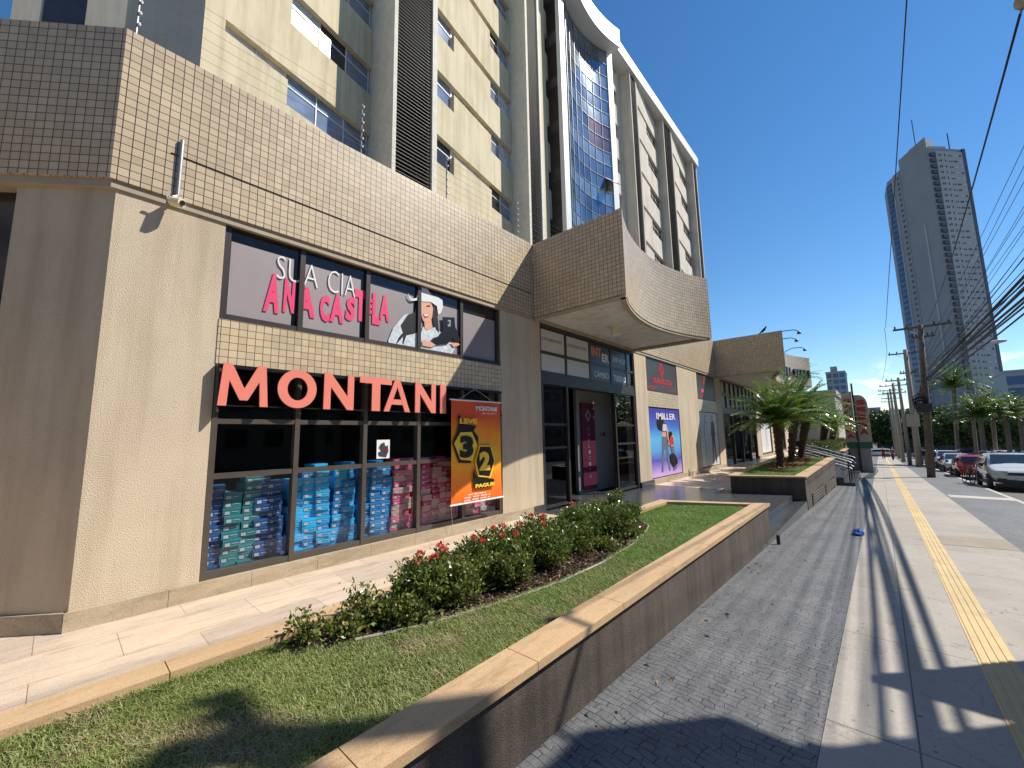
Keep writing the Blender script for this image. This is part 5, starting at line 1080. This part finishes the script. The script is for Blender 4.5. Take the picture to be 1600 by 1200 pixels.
for k, (y, z, y2, z2, x0, x1) in enumerate(((-.95, 6.4, -1.35, 7.2, 34.9, 52.1), (-3.4, 6.4, -3.7, 7.2, 34.9, 52.1), (-1.35, 7.2, -.8, 5.5, 52.1, 68.7), (-.8, 5.5, -.9, 6.4, 68.7, 90), (-.9, 6.4, -1.0, 7.1, 90, 111), (-3.2, 6.4, -3.4, 7.1, 90, 111))):
    cable((x0, y, z), (x1, y2, z2), .35, .014, 'wire of span %s between the receding pole crossarms' % ORD[k])
for k in range(5): cable((34.9, -2.2, 2.6-.15*k), (52.1, -2.5, 2.4-.15*k), .4, .025, 'low communication cable %s between the first two visible poles' % ORD[k])
for k, (yy, z, r_) in enumerate(((-2.35, 2.2, .022), (-2.5, 2.35, .03), (-3.1, 3.3, .02))): cable((-14, yy-.8, z+.9), (34.88, -2.3, 2.6+.3*k), .2, r_, '%s low cable passing over the pavement from behind' % ORD[k])
# upright board and tree added out of view to cast shade on the near pavement
kb = empty('shade_board', (7.3, -2.65, GZ(7.3)), 'plain dark upright board added unseen outside the right edge to cast shade', 'board')
MB().box(7.2, 7.34, -3.1, -2.2, -1.5, 2.25).build('panel', 'charcoal', kb); MB().box(7.22, 7.32, -2.9, -2.4, GZ(7.3)-.1, -1.5).build('leg', 'grey_metal', kb)
def tree(base, lobes, n, label, seed, mats=('leaf_tree', 'leaf_tree_light'), size=.16, tr=.16, grp=None, mix=.3, flat=.85, limbs=True, name='street_tree'):
    o = empty(name, base, label, 'tree', grp); bx = Vector(base); c0 = Vector(lobes[0][:3]); t = MB(); mid = bx.lerp(c0, .55)
    t.tube([bx, mid, c0], [tr, tr*.75, tr*.35], 8)
    for l in lobes[1:]: t.tube([mid, mid.lerp(Vector(l[:3]), .5)+Vector((0, 0, .1)), Vector(l[:3])], [tr*.5, tr*.35, tr*.12], 6)
    t.build('trunk', 'trunk_grey', o); foliage_cloud('crown', [l[:3] for l in lobes], [l[3] for l in lobes], n, size, mats, o, seed, .35, flat, mix); return o
tree((5.6, -3.0, GZ(5.6)), [(5.9, -3.1, 2.9, .75), (5.2, -3.2, 3.3, .7), (4.6, -2.9, 3.0, .65), (6.4, -3.4, 3.5, .6), (5.0, -3.9, 3.0, .7), (4.0, -3.6, 3.2, .6), (5.0, -2.5, 2.5, .45)], 9000, 'small tree added unseen outside the right edge to shade the near pavement', 3, size=.11, tr=.08)
# ------------------------------------------------------------------ vehicles
def car(name, label, x, y, yaw, paint, kind='hatch', cat='car', grp='cars parked along the kerb', z=None, bike=False):
    z = GZ(x)-.125 if z is None else z; o = empty(name, (x, y, z), label, cat, grp); o.rotation_euler = (0, .033*math.cos(yaw), yaw); WL[o.name] = Vector((0, 0, 0))
    if kind == 'suv': Ls = 4.4; H = 1.66; st = [(-2.2,.62,.95,.96,.74),(-2.12,.36,1.02,1.10,.82),(-1.95,.30,1.05,1.56,.86),(-1.3,.28,1.05,H,.90),(0,.28,1.04,H,.91),(.55,.28,1.04,1.60,.91),(1.15,.28,1.04,1.08,.90),(1.6,.28,1.0,1.03,.88),(2.05,.34,.88,.92,.82),(2.2,.42,.70,.74,.72)]
    elif kind == 'pickup': Ls = 5.0; H = 1.75; st = [(-2.5,.55,1.08,1.08,.86),(-2.4,.45,1.10,1.10,.90),(-.9,.35,1.10,1.12,.92),(-.75,.34,1.10,1.68,.92),(.2,.34,1.08,H,.92),(.6,.34,1.08,1.70,.92),(1.2,.34,1.08,1.14,.90),(2.0,.36,1.04,1.08,.88),(2.4,.4,.95,1.0,.84),(2.5,.5,.75,.8,.76)]
    else: Ls = 3.9; H = 1.48; st = [(-1.95,.50,.80,.84,.70),(-1.88,.30,.95,1.0,.78),(-1.68,.25,.96,1.38,.82),(-1.1,.24,.95,H,.84),(0,.24,.94,H,.85),(.4,.24,.94,1.42,.85),(1.0,.24,.92,.96,.84),(1.55,.24,.86,.89,.81),(1.85,.30,.72,.76,.75),(1.95,.38,.58,.62,.62)]
    b = MB(); rings = []
    for sx, zb, zbelt, zr, hw in st:
        cab = zr-zbelt > .25; wr = hw*.76 if cab else hw*.86; zm = zb+(zbelt-zb)*.55
        rg_ = [(0, zb), (hw*.93, zb), (hw, zm), (hw*.975, zbelt), (wr+(.03 if cab else 0), zr-(.05 if cab else .02)), (wr*.8, zr), (0, zr+.012)]
        ring = rg_+[(-a, c) for a, c in rg_[-2:0:-1]]; rings.append([(sx, a, c) for a, c in ring])
    nr = len(rings[0])
    for i in range(len(rings)-1):
        for j in range(nr): k = (j+1) % nr; b.face([rings[i][j], rings[i][k], rings[i+1][k], rings[i+1][j]])
    b.face(rings[0][::-1]); b.face(rings[-1])
    body = b.build('body', paint, o)
    bm_ = body.modifiers.new('w', 'WELD'); bm_.merge_threshold = .001; ss = body.modifiers.new('s', 'SUBSURF'); ss.levels = ss.render_levels = 1
    for p in body.data.polygons: p.use_smooth = True
    cab = [i for i, s_ in enumerate(st) if s_[3]-s_[2] > .25]; f0, f1 = cab[0], cab[-1]
    def lerp(a, c, t): return tuple(a[k]+(c[k]-a[k])*t for k in range(3))
    def quad_in(P, m=.12, off=.012):
        c = [sum(p[k] for p in P)/len(P) for k in range(3)]; a, d = Vector(P[1])-Vector(P[0]), Vector(P[-1])-Vector(P[0]); n = a.cross(d).normalized(); g = MB()
        if n.dot(Vector(c)-Vector((0, 0, .8))) < 0: n = -n
        g.face([tuple(Vector(lerp(p, c, m))+n*off) for p in P]); return g
    w_ = st[f1+1]; s1 = st[f1]; s0 = st[f0]; sp_1 = st[f0-1]
    hw, hr = w_[4]*.86, s1[4]*.74
    quad_in([(w_[0], -hw, w_[3]+.02), (w_[0], hw, w_[3]+.02), (s1[0], hr, s1[3]-.02), (s1[0], -hr, s1[3]-.02)], .06, .03).build('windscreen', 'car_glass', o)
    quad_in([(sp_1[0], -hw*.95, sp_1[3]+.03), (sp_1[0], hw*.95, sp_1[3]+.03), (s0[0], hr*.95, s0[3]-.03), (s0[0], -hr*.95, s0[3]-.03)], .06, .035).build('rear_window', 'car_glass', o)
    for sy in (-1, 1):
        xs = [s0[0]+.05, (s0[0]+s1[0])/2-.03, s1[0]-.02]; zb_, zt_ = s1[2]+.05, s1[3]-.14
        for a, c, e0, e1 in ((xs[0], xs[1], 0, 0), (xs[1]+.06, xs[2], 0, .42)):
            yb_, yt_ = sy*s1[4]*.985, sy*(s1[4]*.80+.02); g = MB(); g.face([(a, yb_, zb_), (c+e1, yb_, zb_), (c, yt_, zt_), (a, yt_, zt_)]); g.face([(a, yb_, zb_), (a, yt_, zt_), (c, yt_, zt_), (c+e1, yb_, zb_)]); g.build('side_window', 'car_glass', o)
        MB().box(s1[0]+.28, s1[0]+.42, *sorted((sy*.93, sy*1.06)), s1[2]+.0, s1[2]+.14).build('mirror', 'trim_black', o, bevel=.02)
        MB().box(-Ls*.30, Ls*.30, *sorted((sy*(s1[4]*.96), sy*(s1[4]*1.0))), .26, .38).build('sill', 'trim_black', o)
    R_ = .34 if kind != 'hatch' else .30
    for sx in (-Ls*.30, Ls*.315):
        for sy in (-1, 1):
            yy = sy*(s1[4]-.10); MB().lathe((sx, yy, R_), [(R_*1.16, -.0), (R_*1.16, sy*.115)], 22, 'y').build('wheel_arch', 'trim_black', o)
            wh = MB().lathe((sx, yy, R_), [(R_*.6, -.08), (R_, -.06), (R_*1.0, sy*.10), (R_*.94, sy*.13), (R_*.62, sy*.13)], 22, 'y').build('wheel', 'rubber', o)
            rm = MB().lathe((sx, yy, R_), [(.03, sy*.12), (R_*.62, sy*.135), (R_*.64, sy*.10)], 18, 'y')
            rm.build('rim', 'grey_metal', wh)
    fx, rx = st[-1][0], st[0][0]; hz = .80 if kind != 'hatch' else .66
    for sy in (-1, 1):
        MB().obox((fx-.26, sy*.80-.0, hz-.07), (.20, -sy*.42, 0), (-.02, 0, .15), (.10, sy*.03, 0)).build('headlight', 'headlight', o)
        MB().obox((fx-.12, sy*.72, hz-.38), (.06, -sy*.26, 0), (0, 0, .14), (.06, 0, 0)).build('fog_lamp_bezel', 'trim_black', o)
        MB().box(rx+.02, rx+.22, *sorted((sy*.58, sy*.83)), .84 if kind != 'hatch' else .78, 1.04).build('tail_light', 'tail_red', o, bevel=.02)
    MB().box(fx-.10, fx+.015, -.45, .45, hz-.10, hz+.02).build('grille', 'trim_black', o); MB().box(fx-.05, fx+.03, -.62, .62, .36, .50).build('lower_grille', 'trim_black', o)
    MB().box(fx-.16, fx+.01, -.80, .80, .22, .34).build('bumper', 'trim_black', o, bevel=.02)
    MB().box(fx-.02, fx+.035, -.2, .2, .50, .60).build('number_plate', 'plate', o); MB().box(rx-.03, rx+.04, -.2, .2, .62, .73).build('number_plate', 'plate', o)
    MB().box(rx-.04, rx+.2, -.74, .74, .34, .52).build('bumper', 'trim_black' if kind != 'hatch' else paint, o, bevel=.03)
    if kind == 'suv':
        for sy in (-1, 1): MB().tube([(-1.5, sy*.66, H+.03), (-1.2, sy*.66, H+.07), (.2, sy*.66, H+.07), (.5, sy*.66, H+.0)], .018, 6).build('roof_rail', 'grey_metal', o)
    MB().tube([(-.9, 0, H), (-1.05, 0, H+.22)], .008, 5).build('aerial', 'black', o)
    return o
PI = math.pi
car('parked_suv', 'white compact SUV parked nearest, facing the camera with reflecting windscreen', 29.9, -4.42, PI, 'car_white', 'suv')
car('parked_car', 'red hatchback parked behind the white SUV with its rear to the camera', 38.3, -4.15, 0, 'car_red', 'hatch')
car('parked_car', 'white small car parked in front of the red hatchback', 44.8, -4.15, PI, 'car_white', 'hatch')
car('parked_suv', 'taller white SUV parked fourth in the kerbside row', 51.5, -4.3, PI, 'car_white', 'suv')
car('parked_car', 'silver car parked fifth in the kerbside row', 58.5, -4.2, PI, 'car_silver', 'hatch')
car('pickup_truck', 'dark grey pickup parked across the far pavement by the green wall', 87.0, 3.2, math.radians(200), 'car_black', 'pickup', 'pickup', None)
car('distant_car', 'white car crossing at the end of the street behind two pedestrians', 104, .5, PI/2, 'car_white', 'suv', grp='cars far down the street')
car('distant_car', 'silver car beyond the poles far down the street', 112, -6.2, PI/2, 'car_silver', 'hatch', grp='cars far down the street')
for k, (px, X, pc, kd, yaw, lab) in enumerate(((1563, 66, 'car_white', 'suv', 0, 'white SUV seen from behind in the far parking lot'), (1590, 58, 'car_silver', 'hatch', .4, 'silver car at the right edge of the far parking lot'), (1600, 70, 'car_blue', 'hatch', PI/2, 'blue car behind the silver one at the right edge'), (1548, 84, 'car_white', 'hatch', PI/2, 'small white car behind the palm trunks'), (1525, 95, 'car_silver', 'hatch', PI/2, 'small silver car between the palm trunks'), (1500, 98, 'car_black', 'hatch', PI/2, 'dark small car left of the palm trunks'))):
    car('distant_car', lab, X, at(px, 690, 0, X)[1], yaw, pc, kd, grp='cars in the far parking lot')
def bicycle(x, y, yaw, label):
    o = empty('bicycle', (x, y, GZ(x)), label, 'bicycle'); o.rotation_euler = (math.radians(8), 0, yaw); WL[o.name] = Vector((0, 0, 0))
    for sx in (-.52, .52):
        wh = MB().tube([(sx+.33*math.cos(a*PI/12), 0, .34+.33*math.sin(a*PI/12)) for a in range(25)], .018, 6).build('wheel', 'rubber', o)
        s_ = MB()
        for a in range(8): s_.tube([(sx, 0, .34), (sx+.32*math.cos(a*PI/4), 0, .34+.32*math.sin(a*PI/4))], .003, 3)
        s_.build('spokes', 'steel', wh)
    f = MB()
    for p, q in (((-.52,0,.34),(-.1,0,.32)),((-.52,0,.34),(-.2,0,.80)),((-.1,0,.32),(-.2,0,.86)),((-.1,0,.32),(.34,0,.78)),((-.2,0,.80),(.34,0,.84)),((.52,0,.34),(.33,0,.92))): f.tube([p, q], .018, 6)
    f.build('frame', 'black', o); MB().tube([(.28, -.26, .98), (.34, -.1, .96), (.34, .1, .96), (.28, .26, .98)], .014, 6).build('handlebar', 'black', o); MB().blob((-.22, 0, .9), .13, .06, .035).build('saddle', 'black', o); return o
bicycle(30.2, -3.05, .15, 'black bicycle leaning at the kerb before the red hatchback')
# ------------------------------------------------------------------ two distant pedestrians
def skin(name, J, E_, m, parent):
    import bmesh
    bm = bmesh.new(); ly = bm.verts.layers.skin.verify(); vs = [bm.verts.new(p[:3]) for p in J]
    for v, p in zip(vs, J): v[ly].radius = (p[3], p[3])
    for a, c in E_: bm.edges.new((vs[a], vs[c]))
    vs[0][ly].use_root = True
    me = bpy.data.meshes.new(name); bm.to_mesh(me); bm.free(); me.materials.append(M[m]); o = bpy.data.objects.new(name, me); col.objects.link(o); o.parent = parent; WL[o.name] = Vector((0, 0, 0))
    k = o.modifiers.new('s', 'SKIN'); k.use_smooth_shade = True; s_ = o.modifiers.new('u', 'SUBSURF'); s_.levels = s_.render_levels = 1; return o
mat('cloth_dark', (.03, .032, .04), .8, .2, 5); mat('cloth_grey', (.12, .13, .15), .8, .2, 5)
def person(x, y, yaw, label, top, bottom, step=.22, s=1.0):
    o = empty('person', (x, y, GZ(x)), label, 'person', 'pedestrians'); o.rotation_euler = (0, 0, yaw); o.scale = (s, s, s); WL[o.name] = Vector((0, 0, 0))
    hipL, hipR = (0, .1, .92, .085), (0, -.1, .92, .085)
    J = [(0, 0, .97, .10), (0, 0, 1.2, .095), (0, 0, 1.40, .085), (0, 0, 1.52, .05), (.01, 0, 1.64, .095), (.02, 0, 1.72, .085),
         (step*.6, .1, .52, .062), (step, .1, .08, .04), (step+.13, .1, .04, .035), (-step*.1, -.1, .5, .062), (-step*1.1, -.1, .12, .04), (-step*.8, -.1, .05, .035), (0, .1, .9, .09), (0, -.1, .9, .09),
         (0, .2, 1.42, .055), (-.06, .24, 1.14, .042), (.05, .25, .9, .032), (.09, .25, .81, .03), (0, -.2, 1.42, .055), (.06, -.24, 1.14, .042), (.16, -.24, .92, .032), (.21, -.24, .84, .03)]
    E_ = [(0, 1), (1, 2), (2, 3), (3, 4), (4, 5), (0, 12), (12, 6), (6, 7), (7, 8), (0, 13), (13, 9), (9, 10), (10, 11), (2, 14), (14, 15), (15, 16), (16, 17), (2, 18), (18, 19), (19, 20), (20, 21)]
    skin('body', J, E_, 'skin', o)
    g = lambda idx, d: [(*J[i][:3], J[i][3]+d) for i in idx]
    skin('shirt', [(0, 0, .90, .15), (0, 0, 1.05, .15), (0, 0, 1.25, .15), (0, 0, 1.40, .135), (0, .2, 1.41, .085), (-.045, .235, 1.2, .065), (0, -.2, 1.41, .085), (.045, -.235, 1.2, .065)], [(0, 1), (1, 2), (2, 3), (3, 4), (4, 5), (3, 6), (6, 7)], top, o)
    skin('trousers', [(0, 0, 1.0, .145), (0, 0, .9, .15), (0, .1, .82, .115), (step*.6, .1, .52, .09), (step, .1, .11, .065), (0, -.1, .82, .115), (-step*.1, -.1, .5, .09), (-step*1.1, -.1, .15, .065)], [(0, 1), (1, 2), (2, 3), (3, 4), (1, 5), (5, 6), (6, 7)], bottom, o)
    for w_, e_ in ((17, 16), (21, 20)):
        P_ = Vector(J[w_][:3]); d_ = (P_-Vector(J[e_][:3])).normalized(); hb = MB(); hb.blob(tuple(P_+d_*.03), .035, .018, .045, 8, 5)
        for k in range(4): a_ = P_+d_*.06+Vector((-.024+.016*k, 0, 0)); hb.tube([a_, a_+d_*.035, a_+d_*(.06+.01*(k in (1, 2)))+Vector((.012, 0, 0))], [.009, .008, .006], 5)
        hb.tube([P_+d_*.02+Vector((.03, 0, 0)), P_+d_*.05+Vector((.05, 0, 0)), P_+d_*.075+Vector((.052, 0, 0))], [.011, .009, .007], 5); hb.build('hand', 'skin', o, smooth=True)
    MB().blob((.115, 0, 1.655), .018, .012, .02, 6, 4).build('nose', 'skin', o, smooth=True)
    MB().blob((-.025, 0, 1.72), .105, .10, .09).build('hair', 'hair', o, smooth=True)
    for i in (8, 11): MB().blob((J[i][0]-.03, J[i][1], .05), .14, .05, .05).build('shoe', 'black', o, smooth=True)
    return o
person(82, -.25, PI, 'distant person in dark clothes walking on the pavement, left of the pair', 'cloth_dark', 'cloth_dark')
person(76, -1.15, PI-.2, 'distant person in grey clothes striding, right of the pair', 'cloth_grey', 'cloth_dark', .3)
person(56, -3.0, PI, 'person in pale shorts standing behind the nearest two poles', 'cloth_dark', 'far_beige', .12)
# ------------------------------------------------------------------ lamps on the second canopy, bird, litter
for k, (u, dy, lab) in enumerate(((.16, -1.05, 'nearest'), (.36, -1.1, 'middle'), (.70, -1.0, 'farthest'))):
    p = arc(22.45, 32.6, 2.92, 2.92, 1.05, 100)[int(u*100)]; o = empty('sign_lamp', (p[0], p[1], 4.72), '%s of the three curved sign lamps arching out from the second canopy' % lab, 'lamp', 'curved sign lamps on the second canopy')
    MB().tube([(p[0], p[1]+.06, 4.6), (p[0], p[1]-.02, 4.85), (p[0], p[1]+dy*.4, 5.0), (p[0], p[1]+dy*.8, 4.98), (p[0], p[1]+dy, 4.86)], .022, 6).build('arm', 'black', o); MB().lathe((p[0], p[1]+dy, 4.74), [(.10, 0), (.08, .08), (.03, .14)], 10).build('lamp_shade', 'trim_black', o)
bq = Vector((22.5, at(1193, 521, 0, 22.5)[1], 4.71)); bo = empty('bird', tuple(bq), 'dark bird perched on the upper edge of the second tiled canopy', 'bird')
b = MB().tube([bq+Vector((0, .16, .03)), bq+Vector((0, .06, .10)), bq+Vector((0, -.03, .17)), bq+Vector((0, -.09, .25)), bq+Vector((0, -.12, .30)), bq+Vector((0, -.17, .31))], [.012, .05, .065, .04, .035, .006], 8); b.build('body', 'cloth_dark', bo, smooth=True)
MB().tube([bq+Vector((0, .1, .06)), bq+Vector((0, .30, -.06))], [.03, .015], 6).build('tail', 'cloth_dark', bo); MB().tube([bq+Vector((0, 0, 0)), bq+Vector((0, 0, .11))], .008, 4).build('leg', 'cloth_dark', bo)
gp = Vector((11.0, .50, GZ(11)+.0)); b = MB(); 
mat('blue_plastic', (.03, .10, .38), .35, .2, 9)
b.blob((gp.x, gp.y, gp.z+.05), .16, .10, .07, 9, 6, .22); tag(b.build('plastic_bag', 'blue_plastic'), 'crumpled blue plastic bag lying on the edge of the stone pavement', 'bag')
cp_ = at(910, 856, 2, -1.40); cb = empty('cable_box', tuple(cp_), 'small dark garden spotlight in the soil before the dense shrubs', 'spotlight')
MB().lathe(tuple(cp_), [(.05, 0), (.07, .03), (.07, .08)], 12).build('body', 'trim_black', cb); MB().lathe(tuple(cp_+[0, 0, .08]), [(.06, 0), (.055, .006)], 12).build('lens', 'grey_metal', cb)
cp_ = (8.95, 1.55, GZ(8.95)); bs = empty('stub_post', cp_, 'short dark metal stub at the foot of the near planter corner', 'post'); MB().tube([cp_, (8.95, 1.55, GZ(9)+.16)], .03, 8).build('post', 'black', bs)
# ------------------------------------------------------------------ distant towers and buildings
tw = empty('apartment_tower', (300, -34, -6), 'very tall grey apartment tower rising behind the palms at the right', 'tower')
Cn = Vector((300, -34.2)); Lf = Vector((327, -18.9)); Rg = Vector((316.5, -49.4)); ZT = 156
b = MB(); b.prism([tuple(Cn), tuple(Rg), (340, -46), (345, -18), tuple(Lf)], -6, 150); b.build('wall', 'tower_grey', tw)
def onface(A, B, u0, u1, z0, z1, d, m, name, th=.6):
    t = (B-A); n = Vector((-t.y, t.x)).normalized(); 
    if n.x > 0: n = -n
    P = A+t*u0; b = MB(); b.obox((P.x, P.y, z0), (t.x*(u1-u0), t.y*(u1-u0), 0), (n.x*d, n.y*d, 0), (0, 0, z1-z0)); return b
onface(Cn, Rg, .20, .92, -6, 148, .5, '', '').build('facade_panel', 'tower_face', tw)
onface(Cn, Rg, .92, 1.0, -6, 150, .7, '', '').build('corner_pier', 'tower_dark', tw)
onface(Cn, Lf, .0, .62, -6, ZT, .6, '', '').build('facade_panel', 'tower_grey', tw); onface(Cn, Lf, .22, .25, -6, 110, 1.0, '', '').build('rib', 'tower_face', tw)
onface(Cn, Lf, .62, .80, -6, 150, .8, '', '').build('facade_panel', 'tower_grey', tw); onface(Cn, Lf, .80, .82, -6, 148, 1.2, '', '').build('rib', 'tower_face', tw)
onface(Cn, Lf, .82, 1.0, -6, 146, .9, '', '').build('glass_strip', 'tower_blue', tw)
MB().prism([(304, -35.5), (311, -42.5), (320, -36), (312, -29)], 150, 152.5).build('roof_room', 'tower_face', tw); MB().prism([(302.5, -34.2), (310, -38), (318, -30), (310, -28.5)], 150, ZT+1).build('roof_room', 'tower_grey', tw)
MB().tube([(312, -44, 150), (312, -44, 160)], .25, 5).build('antenna', 'tower_dark', tw); MB().tube([(306, -31, 156), (306, -31, 172)], .2, 5).build('antenna', 'tower_dark', tw)
z = 2.; k = 0
while z < 146:
    b = onface(Cn, Rg, .04, .17, z, z+2.0, .9, '', '')
    b.build('balcony', 'tower_dark', tw); b = MB(); h = random.Random(k)
    for u0, u1, zz in ((.26, .285, 1.1), (.31, .335, 1.3), (.42, .445, 1.3), (.53, .555, .8), (.585, .61, .8), (.66, .745, .9), (.82, .87, 1.0)):
        q = onface(Cn, Rg, u0, u1, z+.4, z+.4+zz, .62, '', ''); i = len(b.v); b.v += q.v; b.f += [[a+i for a in f] for f in q.f]; b.uv += q.uv; b.mi += [1 if (u0 > .6 and h.random() < .5) else 0]*len(q.f)
    tag(b.build('window_row', ['tower_dark', 'tower_pale'], tw), kind='stuff')
    for L_, u0, u1 in (('l', .66, .70), ('g', .86, .97)):
        onface(Cn, Lf, u0, u1, z+.5, z+1.9, 1.0, '', '').build('window', 'tower_dark', tw)
    z += 3.32; k += 1
def block(name, x, y0, y1, z1, d, m, label, fl=3.0, wm='tower_dark', cat='building', u=((.08, .45), (.55, .92)), grp=None, hgt=1.3):
    o = empty(name, (x, (y0+y1)/2, GZ(x)-.3), label, cat, grp); MB().box(x, x+d, y0, y1, GZ(x)-1, z1).build('wall', m, o); z = GZ(x)+1.2
    while z < z1-fl*.6:
        [MB().box(x-.12, x+.02, y0+(y1-y0)*a, y0+(y1-y0)*c, z, z+hgt).build('window', wm, o) for a, c in u]; z += fl
    MB().box(x-.2, x+d, y0-.2, y1+.2, z1, z1+.6).build('parapet', m, o); return o
q0, q1 = at(1322, 600, 0, 250), at(1292, 600, 0, 250)
o = block('distant_tower', 250, q0[1], q1[1], 27.6, 18, 'tower_face', 'blue grey high-rise tower rising behind the palm fronds left of the totem', 3, 'tower_blue', 'tower', ((.02, .28), (.36, .62), (.72, .97)), hgt=2.0); MB().box(253, 258, q0[1]+3, q0[1]+5.5, 28, 31).build('roof_room', 'far_beige', o)
q0, q1 = at(1377, 650, 0, 330), at(1355, 650, 0, 330); block('distant_tower', 330, q0[1], q1[1], 12.5, 20, 'tower_pale', 'pale distant apartment block low on the horizon beyond the totem', 3, 'tower_face', 'tower', ((.05, .3), (.4, .6), (.7, .95)), hgt=1.6)
q0, q1 = at(1640, 620, 0, 170), at(1577, 620, 0, 170); block('office_building', 170, q0[1], q1[1], 14.5, 20, 'tower_face', 'blue glazed office building with white bands at the right edge', 3.2, 'tower_blue', 'building', ((.01, .99),), hgt=2.3)
q0 = at(1362, 690, 0, 150); block('low_building', 150, -75, q0[1]-1, 2.2, 14, 'tower_dark', 'long low dark shop building closing the far end of the street', 3.2, 'win_black', 'building', ((.1, .2), (.3, .4), (.5, .6), (.7, .8), (.88, .95)))
block('low_building', 62, 3.5, 16, 4.2, 40, 'far_beige', 'beige low building beyond the hedge behind the totem sign', 3.2, 'win_black', 'building', ((.2, .5), (.6, .9)))
block('low_building', 118, 3.0, 22, 1.2, 20, 'car_blue', 'low dark blue green wall building behind the parked pickup', 3.2, 'tower_dark', 'building', ((.2, .5), (.6, .9)))
# buildings across the street, outside the frame, mirrored in the shop glass
for k, (x0, x1, h_, m_) in enumerate(((-60, -32, 18, 'far_beige'), (-30, -8, 15, 'far_wall'), (-6, 14, 17, 'far_beige'), (16, 40, 12, 'far_beige'), (42, 62, 14, 'far_wall'))):
    o = empty('street_building', ((x0+x1)/2, -28, -3), 'building number %s across the street, outside the frame' % ORD[k], 'building', 'buildings across the street'); MB().box(x0, x1, -42, -27, -5, h_).build('wall', m_, o)
    z = -.6
    while z < h_-2:
        b = MB(); x = x0+1
        while x < x1-2: b.box(x, x+1.5, -27.01, -26.95, z, z+1.5); x += 2.8
        tag(b.build('window_row', 'win_black', o), kind='stuff'); z += 3
o = empty('street_building', (-34, 14, -3), 'brown building added behind the camera, outside the frame, to block skylight', 'building'); MB().box(-44, -26, -6, 40, -5, 22).build('wall', 'far_wall', o)  # block added behind the camera to cut skylight on the splayed wall
for k in range(6): MB().box(-26.0, -25.95, -4, 38, k*3.3, k*3.3+1.4).build('window_row', 'win_black', o)
# ------------------------------------------------------------------ trees and palms of the background
for k, (px, X, py, lab) in enumerate(((1489, 62, 606, 'tallest background palm with big arching fronds right of the nearest pole'), (1519, 74, 645, 'background palm just right of the tallest one'), (1531, 58, 652, 'background palm with its trunk above the red hatchback'), (1549, 66, 640, 'background palm above the white SUV roof'), (1571, 60, 652, 'background palm second from the right edge'), (1593, 64, 648, 'background palm nearest to the right edge'))):
    c = at(px, py, 0, X); c2 = at(px+6, 700, 0, X); palm('palm_tree', (X, c2[1], GZ(X)-.3), (X, c[1], c[2]), .17, 34, 3.2 if k == 0 else 2.7, lab, ('leaf_palm', 'leaf_tree_light'), 'tall palms in the far parking lot', 40+k, 'trunk_grey', .60, 36, .9, .06, rough=False)
def lobes_px(L_, X, r): return [(X+dx, at(px, py, 0, X)[1], at(px, py, 0, X)[2], r*s_) for px, py, dx, s_ in L_]
tree((118, at(1374, 700, 0, 118)[1], GZ(118)-.3), lobes_px([(1374, 668, 0, 1), (1364, 664, 2, .8), (1384, 660, -2, .9), (1372, 655, 1, .8), (1392, 672, 3, .9), (1380, 678, -3, 1), (1362, 677, 0, .8)], 118, 2.7), 14000, 'dark spreading tree at the end of the street left of the poles', 61, size=.5, tr=.3, mix=.12, grp='trees at the end of the street')
tree((128, at(1402, 700, 0, 128)[1], GZ(128)-.3), lobes_px([(1402, 662, 0, 1), (1412, 656, 2, .9), (1396, 655, -2, .8), (1420, 668, 1, .9), (1408, 674, 0, 1)], 128, 3.0), 13000, 'dark tree behind the receding poles', 62, size=.5, tr=.3, mix=.12, grp='trees at the end of the street')
tree((120, at(1450, 700, 0, 120)[1], GZ(120)-.3), lobes_px([(1452, 662, 0, 1), (1466, 655, 2, .95), (1440, 668, -2, .9), (1476, 668, 1, 1), (1462, 676, 0, 1)], 120, 3.2), 15000, 'dark tree behind the nearest pole', 63, size=.5, tr=.3, mix=.15, grp='trees at the end of the street')
tree((105, at(1500, 700, 0, 105)[1], GZ(105)-.3), lobes_px([(1500, 664, 0, 1), (1516, 655, 2, .95), (1490, 668, -2, .9), (1532, 662, 1, 1), (1512, 674, 0, 1)], 105, 3.2), 15000, 'leafy tree behind the palms right of the nearest pole', 64, size=.45, tr=.3, mix=.35, grp='trees at the end of the street')
tree((98, at(1560, 700, 0, 98)[1], GZ(98)-.3), lobes_px([(1560, 662, 0, 1), (1576, 655, 2, .95), (1548, 660, -2, .9), (1592, 652, 1, 1), (1604, 664, 1, 1), (1568, 672, 0, 1)], 98, 3.2), 17000, 'light green tree at the right edge behind the parking lot', 65, size=.45, tr=.3, mix=.5, grp='trees at the end of the street')
tree((75, 9.5, GZ(75)), [(75, 8.5, 2.5, 2.4), (77, 10.5, 3.0, 2.2), (73, 7.2, 1.6, 1.6)], 9000, 'tree behind the beige low building near the totem', 66, size=.3, tr=.22)
sc.render.film_transparent = False
